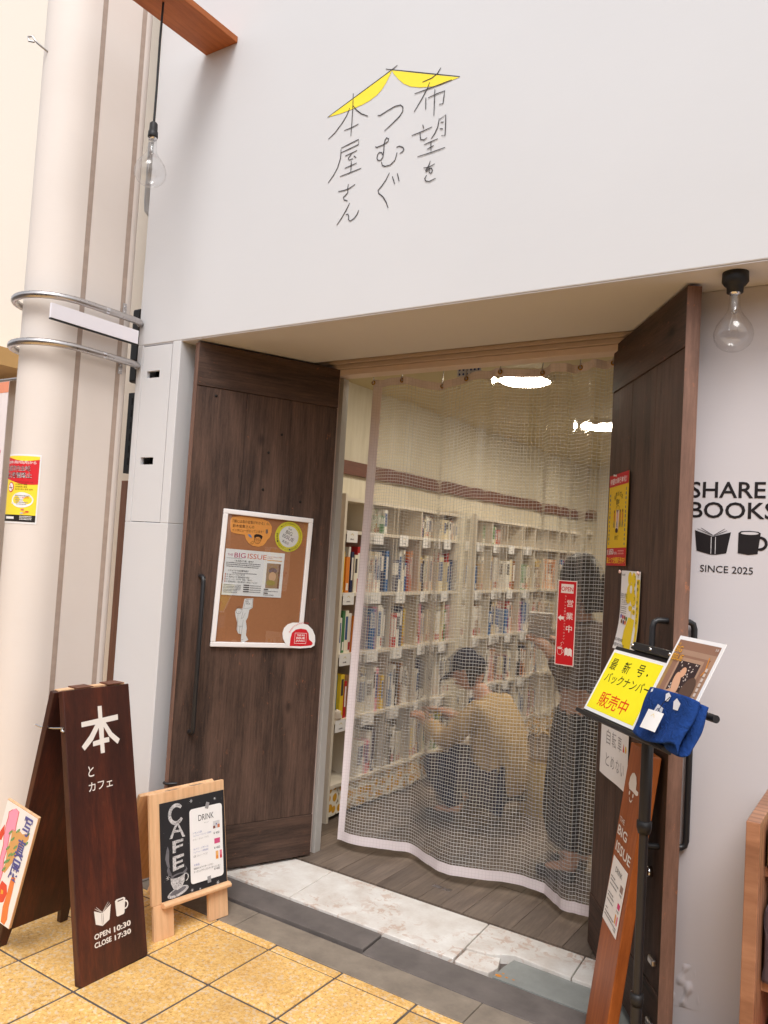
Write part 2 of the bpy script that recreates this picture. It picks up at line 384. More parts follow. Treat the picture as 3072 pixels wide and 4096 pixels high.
M_ltslab = stone_mat('cement_band', lin(152, 139, 124), lin(122, 111, 100), None, .65)
M_patch = stone_mat('steel_plate', lin(150, 152, 148), lin(132, 134, 130), None, .4)
M_ground = stone_mat('joint_grout', lin(104, 94, 90), lin(82, 75, 72), None, .8)
M_floor = wood('grey_floorboard', lin(84, 72, 64), lin(136, 120, 106), 'Y', 9, 14, .45, .2, .22)

# ------------------------------------------------------------------ pavement and threshold
gm = MB().box(-30, 30, -40, -.0285, -.3, -.0045).box(-30, 30, -.0285, 30, -.3, -.021)
pav = tag(gm.build('pavement', M_ground), kind='structure')
T, OX, OY = .2985, -2.192, -.079
tm = {}
def tile_mesh(w_, d_):
    if (w_, d_) not in tm:
        g = .0046; h0, h1 = -.03, 0; b = .003
        m = MB(); x0, x1, y0, y1 = g, w_-g, g, d_-g
        m.add([(x0,y0,h0),(x1,y0,h0),(x1,y1,h0),(x0,y1,h0),(x0,y0,h1-b),(x1,y0,h1-b),(x1,y1,h1-b),(x0,y1,h1-b),(x0+b,y0+b,h1),(x1-b,y0+b,h1),(x1-b,y1-b,h1),(x0+b,y1-b,h1)],
              [(0,1,5,4),(1,2,6,5),(2,3,7,6),(3,0,4,7),(4,5,9,8),(5,6,10,9),(6,7,11,10),(7,4,8,11),(8,9,10,11)])
        tm[(w_, d_)] = m.mesh('paving_tile', M_tile)
    return tm[(w_, d_)]
for i in range(-9, 12):
    for j in range(-1, 11):
        if j == -1: me, y = tile_mesh(T, .049), OY
        else: me, y = tile_mesh(T, T), OY-(j+1)*T
        o = link('paving_tile', me, pav, Matrix.Translation((OX+i*T, y, random.uniform(-.0012, .0012))), world=False)
thr = tag(MB().box(-2.677, .6, -.028, .62, -.3, -.018).build('threshold', M_ground), kind='structure')
def slab(name, pts, z1, mat, bevel=.003): return MB().prism(pts, -.02, z1).build(name, mat, thr, bevel=bevel)
for x0, x1 in ((-2.9, -2.117), (-2.114, -1.133), (-1.130, -.2)): slab('cement_slab', [(x0, -.029), (x1, -.029), (x1, .116), (x0, .116)], -.002, M_ltslab)
slab('dark_slab', [(-2.66, .118), (-1.622, .128), (-1.632, .268), (-2.66, .262)], .009, M_dkslab)
slab('dark_slab', [(-1.616, .112), (-.3, .108), (-.3, .266), (-1.628, .268)], .002, M_dkslab)
slab('stone_slab', [(-2.66, .266), (-2.092, .272), (-2.12, .602), (-2.66, .602)], .015, M_stone)
slab('stone_slab', [(-2.089, .272), (-1.327, .27), (-1.333, .36), (-1.347, .602), (-2.117, .602)], .0155, M_stone)
slab('stone_slab', [(-1.322, .272), (-1.25, .27), (-1.19, .275), (-1.178, .33), (-1.20, .40), (-1.24, .385), (-1.325, .37)], .010, M_stone)
slab('stone_slab', [(-1.328, .375), (-1.24, .39), (-1.20, .415), (-1.165, .44), (-1.06, .43), (-.945, .425), (-.957, .604), (-1.343, .604)], .0155, M_stone)
slab('stone_slab', [(-.941, .425), (-.3, .42), (-.3, .604), (-.953, .604)], .015, M_stone)
slab('steel_plate', [(-1.172, .272), (-.3, .27), (-.3, .417), (-1.16, .43), (-1.17, .36)], .0035, M_patch, .001)
pr_ = Print()
for (x_, y_, r1) in ((-1.158, .292, .012), (-1.13, .298, .006), (-1.105, .30, .005), (-1.15, .315, .005)): pr_.ell(x_, y_, r1, r1*.7, ink(206, 132, 50), .0042, 12)
pr_.build(thr, 'rust_stain')
# shop floor of grey boards
sfl = tag(MB().box(-3.2, 1.8, .606, 6.0, -.3, .006).build('shop_floor', M_greyshadow), kind='structure')
fbm = {}
def board(w_, L): 
    k = (round(w_, 3), round(L, 2))
    if k not in fbm: fbm[k] = MB().box(.0008, k[0]-.0008, .0008, k[1]-.0008, .008, .020).mesh('floorboard', M_floor)
    return fbm[k]
x = -2.62
while x < -.75:
    y = .607; y_end = 2.6 if x < -2.0 else 2.4
    first = True
    while y < y_end:
        L = random.choice([.35, .55, .75, .9]) if first else .9
        link('floorboard', board(.105, L), sfl, Matrix.Translation((x, y, random.uniform(-.0008, .0008))), world=False); y += L; first = False
    x += .105
far = MB().box(-2.62, -.5, 2.61, 5.9, .008, .0175).build('floorboard', M_floor, sfl)
hs_ = MB().box(-1.69, -1.652, .752, .775, .0185, .0215).box(-1.642, -1.604, .752, .775, .0185, .0215).build('floor_bolt_socket', M_steel, sfl)

# ------------------------------------------------------------------ the shop building
shop = thing('shop_building', 'pale grey painted bookshop front with recessed wooden double doors', 'building', (-1.8, .2, 0))
XL, XJ, ZS = -2.961, -2.677, 2.33
MB().box(XL, 2.6, 0, .535, ZS, 5.6).build('upper_wall', M_wall, shop, bevel=.004)
MB().box(XL+.004, 2.6, .004, .533, ZS-.0035, ZS-.0008).build('soffit', M_soff2, shop)
# left pier with the cupboard hatch: four pieces round the hatch opening so the vents are real holes
hx0, hx1, hz0, hz1 = -2.924, -2.728, 1.525, 2.327
pier = MB().box(XL, XJ, .002, .28, 0, hz0).box(XL, hx0, .002, .28, hz0, ZS).box(hx1, XJ, .002, .28, hz0, ZS).box(XL, XJ, .02, .74, 0, ZS-.002)
pier = MB().box(XL, XJ, .0, .74, 0, hz0).box(XL, hx0, .0, .74, hz0, ZS).box(hx1, XJ, .0, .74, hz0, ZS).box(hx0, hx1, .1, .74, hz0, ZS)
pier.build('pier_wall', M_wall, shop, bevel=.003)
MB().box(hx0, hx1, .085, .0995, hz0, ZS-.003).build('cupboard_back', M_greyshadow, shop)
hb = MB(); ha, hb_, g_ = hx0+.003, hx1-.003, .0
rows = [(hz0+.003, 1.783), (1.816, 2.175), (2.207, hz1-.006)]
for a_, b_ in rows: hb.box(ha, hb_, .001, .019, a_, b_)
for a_, b_ in ((1.783, 1.816), (2.175, 2.207)): hb.box(ha, -2.888, .001, .019, a_, b_).box(-2.803, hb_, .001, .019, a_, b_)
hatch = hb.build('hatch_cover', M_wall, shop)
for sx, sz in ((-2.908, 1.545), (-2.744, 1.545), (-2.912, 2.30), (-2.744, 2.305)):
    MB().lathe([(0, -.002), (.0035, -.002), (.0035, 0), (0, 0)], 10).build('screw', M_sash, hatch, Matrix.Translation((sx, .0015, sz)) @ Matrix.Rotation(math.pi/2, 4, 'X'))
# wall beside the doors, set back under the overhang
MB().box(-.61, 2.6, .205, .74, 0, ZS-.004).build('side_wall', M_soff, shop, bevel=.003)
def peel(a, b_):
    r_ = math.sin(a*9+b_*4)*math.sin(b_*7-a*3)+.6*math.sin(a*17-b_*11); e_ = min(1, 6*min(a, 1-a))*min(1, 6*min(b_, 1-b_))
    return (-.575+.10*a-.02*b_, .2035-.007*max(0, r_)*e_, .155+.125*b_+.01*a)
MB().grid(peel, 34, 34).build('peeling_paint', M_soff, shop)
# header over the doors
MB().box(-2.7, -.6, .535, .76, 2.40, 2.6).build('recess_ceiling', M_soff, shop)
hd = MB().box(-2.66, -.64, .60, .74, 2.352, 2.3995).box(-2.66, -.63, .618, .74, 2.336, 2.35).box(-2.66, -.63, .636, .74, 2.316, 2.334)
hd.build('door_head', M_sash, shop, bevel=.002)
fr = MB().box(-2.355, -.945, .655, .735, 2.288, 2.3145).box(-2.355, -2.322, .66, .73, .02, 2.286)
fr.build('door_frame', M_pink, shop, bevel=.002)
MB().box(-.962, -.93, .70, .742, .02, 2.286).build('door_frame', M_pink, shop, bevel=.002)
MB().box(-2.3215, -2.300, .70, .745, .02, 2.284).build('sash_track', plain('aluminium_track', lin(176, 172, 166), .4, .04, 30, .02), shop, bevel=.001)
for x0, x1 in ((-2.70, -2.3565), (-.929, -.61)): MB().box(x0, x1, .675, .74, 0, 2.34).build('frame_side', M_sash, shop)
# inside of the shop
MB().box(-2.95, -2.815, .745, 6.0, 0, 2.6).box(-2.95, 1.8, 5.9, 6.05, 0, 2.6).box(1.7, 1.85, .745, 6, 0, 2.6).build('inner_wall', M_inwall, shop)
MB().box(-2.95, 1.8, .745, 6.05, 2.46, 2.6).build('shop_ceiling', M_inceil, shop)
MB().box(-2.814, -2.78, 1.0, 5.88, 1.905, 1.985).build('wall_rail', M_rail, shop)
MB().box(-2.814, -2.515, 2.402, 2.585, .02, 1.752).build('wall_panel', M_inwall, shop)

# door leaves
LDm = basis((-2.58, .02, 0), (.287, .635, 0), (0, 0, 1))
RDm = basis((-.975, .695, 0), (.405, -.595, 0), (0, 0, 1))
def leaf(Mx, wd, label, edges):
    core = MB().box(.004, wd-.004, .034, 2.313, -.034, -.010); d_ = core.build('door', M_edge, shop, Mx); tag(d_, label)
    for y0, y1 in ((.03, .215), (2.130, 2.317)): MB().box(0, wd, y0, y1, -.012, .004).build('rail', M_doorH, d_, world=False, bevel=.002)
    for y0, y1 in ((.03, .215), (2.130, 2.317)): MB().box(0, wd, y0, y1, -.042, -.0345).build('back_rail', M_doorH, d_, world=False, bevel=.002)
    ex = -.0035 if edges[-1] < .7 else wd+.0003
    MB().box(ex, ex+.0032, .03, 2.317, -.040, .0035).build('edge_strip', M_edge, d_, world=False, bevel=.001)
    n = len(edges)-1
    for k in range(n):
        MB().box(edges[k]+.0004, edges[k+1]-.0004, .2165, 2.1285, -.0105, random.uniform(.0, .0012)).build('plank', M_door, d_, world=False, bevel=.0015)
    return d_
ld = leaf(LDm, .697, 'dark weathered plank door leaf swung open on the left of the entrance', [0, .235, .46, .697])
rd = leaf(RDm, .72, 'dark weathered plank door leaf swung open on the right of the entrance', [0, .24, .48, .72])
def bar_handle(par, x, z0, z1, so_, sgn, base):
    p = [(x, z0, base), (x, z0, base+sgn*(so_-.015)), (x, z0+.006, base+sgn*(so_-.004)), (x, z0+.02, base+sgn*so_), (x, z1-.02, base+sgn*so_), (x, z1-.006, base+sgn*(so_-.004)), (x, z1, base+sgn*(so_-.015)), (x, z1, base)]
    MB().tube(p, .0095, 10).build('handle', M_black, par, world=False)
bar_handle(ld, .075, .64, 1.305, .045, 1, 0)
bar_handle(rd, .668, .628, 1.30, .047, 1, 0); bar_handle(rd, .668, .628, 1.30, .047, -1, -.034)
for sg, b0 in ((1, 0), (-1, -.034)):
    MB().lathe([(.0, 0), (.016, 0), (.016, .014), (.012, .02), (0, .021)], 16).build('lock_cylinder', M_chrome, rd, Matrix.Translation((.62, .535, b0)) @ (Matrix.Identity(4) if sg > 0 else Matrix.Rotation(math.pi, 4, 'X')), world=False)
MB().box(.7202, .7215, .49, .575, -.028, -.012).build('lock_plate', M_sash, rd, world=False)
for z in (.11, .29): MB().box(.66, .7, z, z+.02, .0045, .018).build('door_bolt', M_steel, rd, world=False, bevel=.004)
for z in (.43,): MB().tube([(-.016, z, -.01), (-.012, z, .012), (.03, z, .02)], .006, 8).build('door_catch', M_black, ld, world=False)
for xx, zz in ((.415, 1.965), (.355, 1.875), (.34, 1.705), (.53, 1.665), (.09, 2.095)): MB().lathe([(0, .0016), (.006, .0016), (.0065, .0)], 12).build('nail_hole', ink(18, 14, 12), ld, Matrix.Translation((xx, zz, .0005)), world=False)

# name of the shop painted on the upper wall
LOGO=[[(-1.932,3.142),(-1.782,3.197),(-1.64,3.249),(-1.618,3.259)],
[(-1.667,3.259),(-1.504,3.197),(-1.35,3.139)],
[(-1.814,3.205),(-1.812,3.149),(-1.812,3.092),(-1.813,3.039)],
[(-1.827,3.151),(-1.839,3.125),(-1.86,3.099),(-1.892,3.069),(-1.921,3.052)],
[(-1.811,3.156),(-1.794,3.135),(-1.77,3.114),(-1.739,3.097)],
[(-1.845,3.067),(-1.812,3.07),(-1.781,3.076)],
[(-1.855,3),(-1.813,3.008),(-1.775,3.015),(-1.773,2.995),(-1.814,2.988),(-1.854,2.982)],
[(-1.856,2.994),(-1.856,2.96),(-1.867,2.926),(-1.885,2.899),(-1.908,2.875)],
[(-1.833,2.964),(-1.804,2.968),(-1.78,2.973)],
[(-1.804,2.964),(-1.819,2.952),(-1.814,2.943),(-1.797,2.945)],
[(-1.792,2.954),(-1.782,2.946)],
[(-1.831,2.915),(-1.778,2.923)],
[(-1.803,2.936),(-1.802,2.893)],
[(-1.852,2.887),(-1.804,2.892),(-1.756,2.898)],
[(-1.855,2.829),(-1.83,2.827),(-1.805,2.83),(-1.779,2.84)],
[(-1.81,2.847),(-1.812,2.832),(-1.81,2.815),(-1.82,2.807),(-1.83,2.801),(-1.826,2.79),(-1.81,2.783)],
[(-1.799,2.771),(-1.813,2.747),(-1.831,2.722),(-1.853,2.697)],
[(-1.812,2.73),(-1.803,2.73),(-1.799,2.721),(-1.799,2.708),(-1.79,2.701),(-1.773,2.707),(-1.76,2.721),(-1.754,2.735)],
[(-1.691,3.087),(-1.682,3.084),(-1.653,3.093),(-1.617,3.102),(-1.593,3.101),(-1.581,3.09),(-1.581,3.074),(-1.593,3.059),(-1.623,3.039),(-1.656,3.02)],
[(-1.694,2.967),(-1.687,2.963),(-1.66,2.966),(-1.638,2.974),(-1.636,2.984),(-1.646,2.99),(-1.652,2.983),(-1.655,2.964),(-1.655,2.937),(-1.657,2.919),(-1.666,2.909),(-1.678,2.911),(-1.684,2.92),(-1.682,2.934),(-1.674,2.941),(-1.664,2.938),(-1.658,2.927)],
[(-1.662,2.901),(-1.657,2.887),(-1.644,2.881),(-1.622,2.881),(-1.602,2.895),(-1.595,2.921)],
[(-1.598,2.943),(-1.587,2.944),(-1.571,2.936),(-1.565,2.926),(-1.572,2.919),(-1.582,2.916)],
[(-1.624,2.851),(-1.637,2.828),(-1.655,2.808),(-1.67,2.795),(-1.666,2.783),(-1.646,2.766),(-1.631,2.744),(-1.62,2.72)],
[(-1.609,2.834),(-1.597,2.805)],
[(-1.588,2.841),(-1.578,2.811)],
[(-1.429,3.193),(-1.442,3.176),(-1.464,3.166),(-1.501,3.162)],
[(-1.532,3.127),(-1.484,3.129),(-1.382,3.136)],
[(-1.472,3.151),(-1.482,3.129),(-1.502,3.098),(-1.53,3.06)],
[(-1.484,3.098),(-1.482,3.056)],
[(-1.473,3.096),(-1.438,3.101),(-1.407,3.103),(-1.409,3.078),(-1.411,3.057),(-1.425,3.059)],
[(-1.448,3.119),(-1.447,3.075),(-1.446,3.024)],
[(-1.49,2.999),(-1.486,2.986)],
[(-1.534,2.971),(-1.494,2.975),(-1.452,2.982)],
[(-1.5,2.972),(-1.496,2.947),(-1.482,2.942),(-1.47,2.947)],
[(-1.423,3.005),(-1.427,2.976),(-1.438,2.955),(-1.451,2.94)],
[(-1.419,3.003),(-1.397,3.013),(-1.395,2.977),(-1.395,2.937),(-1.408,2.94)],
[(-1.415,2.99),(-1.405,2.988)],
[(-1.417,2.967),(-1.406,2.964)],
[(-1.479,2.924),(-1.425,2.932)],
[(-1.465,2.904),(-1.44,2.911)],
[(-1.452,2.925),(-1.449,2.896)],
[(-1.503,2.885),(-1.449,2.888),(-1.393,2.893)],
[(-1.475,2.837),(-1.455,2.835),(-1.432,2.842)],
[(-1.45,2.856),(-1.455,2.842),(-1.467,2.825),(-1.464,2.821),(-1.455,2.829),(-1.442,2.828),(-1.438,2.819),(-1.444,2.811),(-1.452,2.816),(-1.452,2.83)],
[(-1.462,2.807),(-1.469,2.797),(-1.464,2.787),(-1.449,2.782),(-1.425,2.788)]]
LOGO_Y=[[(-1.928,3.142),(-1.812,3.185),(-1.64,3.247),(-1.65,3.228),(-1.664,3.205),(-1.681,3.184),(-1.702,3.169),(-1.734,3.156),(-1.767,3.149),(-1.812,3.144),(-1.863,3.141)],
[(-1.64,3.246),(-1.493,3.19),(-1.352,3.137),(-1.381,3.135),(-1.42,3.131),(-1.46,3.134),(-1.511,3.145),(-1.553,3.16),(-1.585,3.18),(-1.611,3.206),(-1.631,3.23)]]

pr = Print(); K1 = ink(58, 54, 56); YE = ink(250, 226, 66)
for q in LOGO_Y: pr.poly([(a, b) for a, b in q], YE)
for q in LOGO: pr.line(q, .0039, K1, .0008)
pr.build(shop, 'painted_shop_name', wmat(shop).inverted() @ basis((0, -.001, 0), (1, 0, 0), (0, 0, 1)))
# lettering on the side wall
pr = Print(); KB = ink(28, 22, 24)
pr.text('SHARE', -.5555, 1.6785, -.346, 1.7275, KB, bold=.012); pr.text('BOOKS', -.554, 1.6175, -.3165, 1.6665, KB, bold=.012)
pr.poly([(-.538, 1.580), (-.488, 1.563), (-.484, 1.563), (-.436, 1.577), (-.447, 1.514), (-.477, 1.508), (-.491, 1.508), (-.531, 1.518)], KB)
for a, b in (((-.53, 1.584), (-.488, 1.566)), ((-.52, 1.587), (-.486, 1.566)), ((-.454, 1.586), (-.484, 1.566)), ((-.448, 1.581), (-.482, 1.565))): pr.line([a, b], .0016, KB)
for xx in (-.4905, -.4785): pr.line([(xx, 1.561), (xx+.0005, 1.511)], .0022, M_soff, .0008)
pr.poly([(-.4155, 1.576), (-.409, 1.581), (-.386, 1.583), (-.362, 1.581), (-.3555, 1.577), (-.362, 1.516), (-.387, 1.512), (-.4155, 1.516)], KB)
pr.ell(-.385, 1.5755, .024, .0042, M_soff, .0008)
pr.ring(-.357, 1.5465, .017, .017, .008, KB, a0=-95, a1=95, n=16)
pr.text('SINCE 2025', -.519, 1.4555, -.3725, 1.476, KB, bold=.002)
pr.build(shop, 'painted_lettering', wmat(shop).inverted() @ basis((0, .2042, 1.46*(1-1.0138)), (1, 0, 0), (0, 0, 1)) @ Matrix.Scale(1.0138, 4))

# ------------------------------------------------------------------ neighbour and arcade column
nb = thing('neighbour_building', 'cream rendered neighbouring building behind the arcade column', 'building', (-5, .35, 0))
MB().box(-9, -2.965, .35, .6, 0, 6).build('rendered_wall', M_neigh, nb)
MB().box(-6.2, -4.19, .02, .349, 2.36, 2.46).build('awning_edge', plain('awning_brown', lin(196, 158, 104), .7, .05, 30, .05), nb)
MB().box(-3.17, -3.11, .12, .16, 2.30, 2.56).box(-3.165, -3.108, .12, .2, 2.2, 2.30).build('cable_box', M_plastic, nb, bevel=.01)
rl = MB().box(-3.165, -3.112, .13, .16, 1.76, 2.15)
rl.build('slotted_rail', M_plastic, nb)
for k in range(6): MB().box(-3.140, -3.134, .1285, .1298, 1.80+k*.058, 1.835+k*.058).build('rail_slot', ink(8, 8, 8), nb)
MB().tube([(-3.19, .18, 3.42), (-3.19, .18, 3.12), (-3.185, .18, 3.08), (-3.16, .18, 3.055), (-3.12, .18, 3.05)], .022, 12).build('drain_pipe', plain('grey_pipe', lin(190, 188, 188), .5, .05), nb)
MB().box(-3.36, -3.24, .28, .345, 0, 1.74).build('corner_trim', wood('corner_trim_wood', lin(120, 84, 68), lin(160, 120, 100), 'Z', 10, 12), nb)

col = thing('arcade_column', 'cream panelled arcade column with steel hoops beside the shop', 'column', (-3.11, -.2, 0))
def stadium(o=0.0, n=18):      # plan of the column: round nose to the street, small radius at the back
    cx, cy, R_ = -3.11, -.33, .13+o
    p = [(cx+R_*math.cos(math.radians(a)), cy+R_*math.sin(math.radians(a))) for a in [0-180*k/n for k in range(n+1)]]
    rb, xl, xr, yb = .05, cx-R_, cx+R_, -.015+o
    p += [(xl+rb-rb*math.cos(math.radians(a)), yb-rb+rb*math.sin(math.radians(a))) for a in (0, 30, 60, 90)]
    p += [(xr-rb+rb*math.cos(math.radians(a)), yb-rb+rb*math.sin(math.radians(a))) for a in (90, 60, 30, 0)]
    return p
MB().prism(stadium(), 0, 5.6, sm=True).build('column_panel', M_col, col)
for ys in (-.293, -.086):
    MB().box(-2.9795, -2.9788, ys-.012, ys+.012, 0, 5.6).build('joint_strip', M_join, col)
def hoop(z):
    pts = []; cx, cy, R_ = -3.096, -.33, .171
    pts += [(-2.953, -.004, z), (-2.937, -.02, z), (-2.928, -.06, z)]
    pts += [(-2.925, -.2, z)]
    pts += [(cx+R_*math.cos(math.radians(a)), cy+R_*math.sin(math.radians(a)), z) for a in [0-180*k/16 for k in range(17)]]
    pts += [(cx-R_, -.02, z)]
    return pts
for z in (2.431, 2.235):
    hp = MB().tube(hoop(z), .0155, 12).build('hoop', M_steel, col)
    MB().tube([(-2.9255, -.215, z), (-2.9252, -.20, z)], .0162, 12).build('sleeve', M_chrome, hp)
for z in (2.455, 2.185):
    b_ = MB().box(-2.979, -2.976, -.086, -.066, z, z+.052).build('bracket', M_steel, col)
    for dz in (.012, .038): MB().lathe([(0, .002), (.004, .002), (.004, 0)], 8).build('screw', M_chrome, b_, Matrix.Translation((-2.976, -.076, z+dz)) @ Matrix.Rotation(math.pi/2, 4, 'Y'))
MB().tube([(-3.117, -.452, 3.505), (-3.13, -.485, 3.52), (-3.138, -.50, 3.53), (-3.15, -.515, 3.552), (-3.165, -.525, 3.548), (-3.16, -.522, 3.53), (-3.142, -.508, 3.528)], .0045, 8).build('eye_bolt', M_steel, col)
Pm = basis((-2.9075, -.481, 2.323), (0, 1, 0), (0, 0, 1))
np_ = sheet('blank_plate', 0, 0, .436, .060, .012, plain('plate_white', lin(238, 234, 240), .5, .02), Pm, 'blank white strip plate fixed between the two steel hoops', 'plate')
MB().box(.0, .436, -.006, -.0005, -.014, -.002).build('plate_backing', M_plastic, np_, world=False)

# stained board high on the wall
bm = thing('projecting_board', 'stained orange brown board jutting from the wall at top left', 'board', (-2.554, 0, 3.62))
MB().box(-.0955, .0955, 0, .9, -.012, .016).build('plank', M_beam, bm, basis((-2.554, -.9, 3.62), (1, 0, 0), (0, 1, 0)), bevel=.003)

# unseen shop row added behind the camera to shade the street and feed reflections
opp = thing('added_shop_row', 'unseen row of shopfronts added behind the camera for shade and reflections', 'building', (0, -6.4, 0))
MB().box(-11, 9, -7.2, -6.4, 2.9, 3.7).build('upper_wall', plain('opposite_wall', lin(214, 206, 198), .8, .06, 3), opp)
for k in range(10):  # invented piers, windows and signs, varied for the reflections
    x0 = -11+k*2; MB().box(x0, x0+.3, -7.2, -6.35, 0, 2.9).build('pier', plain('opposite_pier_%d' % k, lin(*random.choice([(200, 194, 188), (150, 130, 112), (222, 216, 210)])), .7), opp)
    MB().box(x0+.3, x0+2, -7.2, -6.9, 0, 2.9).build('shop_window', plain('opposite_window_%d' % k, lin(*random.choice([(70, 62, 58), (120, 108, 96), (214, 206, 190), (58, 60, 70), (176, 150, 120)])), .3), opp)
    MB().box(x0+.2, x0+1.9, -6.39, -6.3, 2.95, 3.5).build('sign_panel', plain('opposite_sign_%d' % k, lin(*random.choice([(226, 222, 216), (190, 60, 50), (60, 90, 140), (230, 200, 90)])), .5), opp)

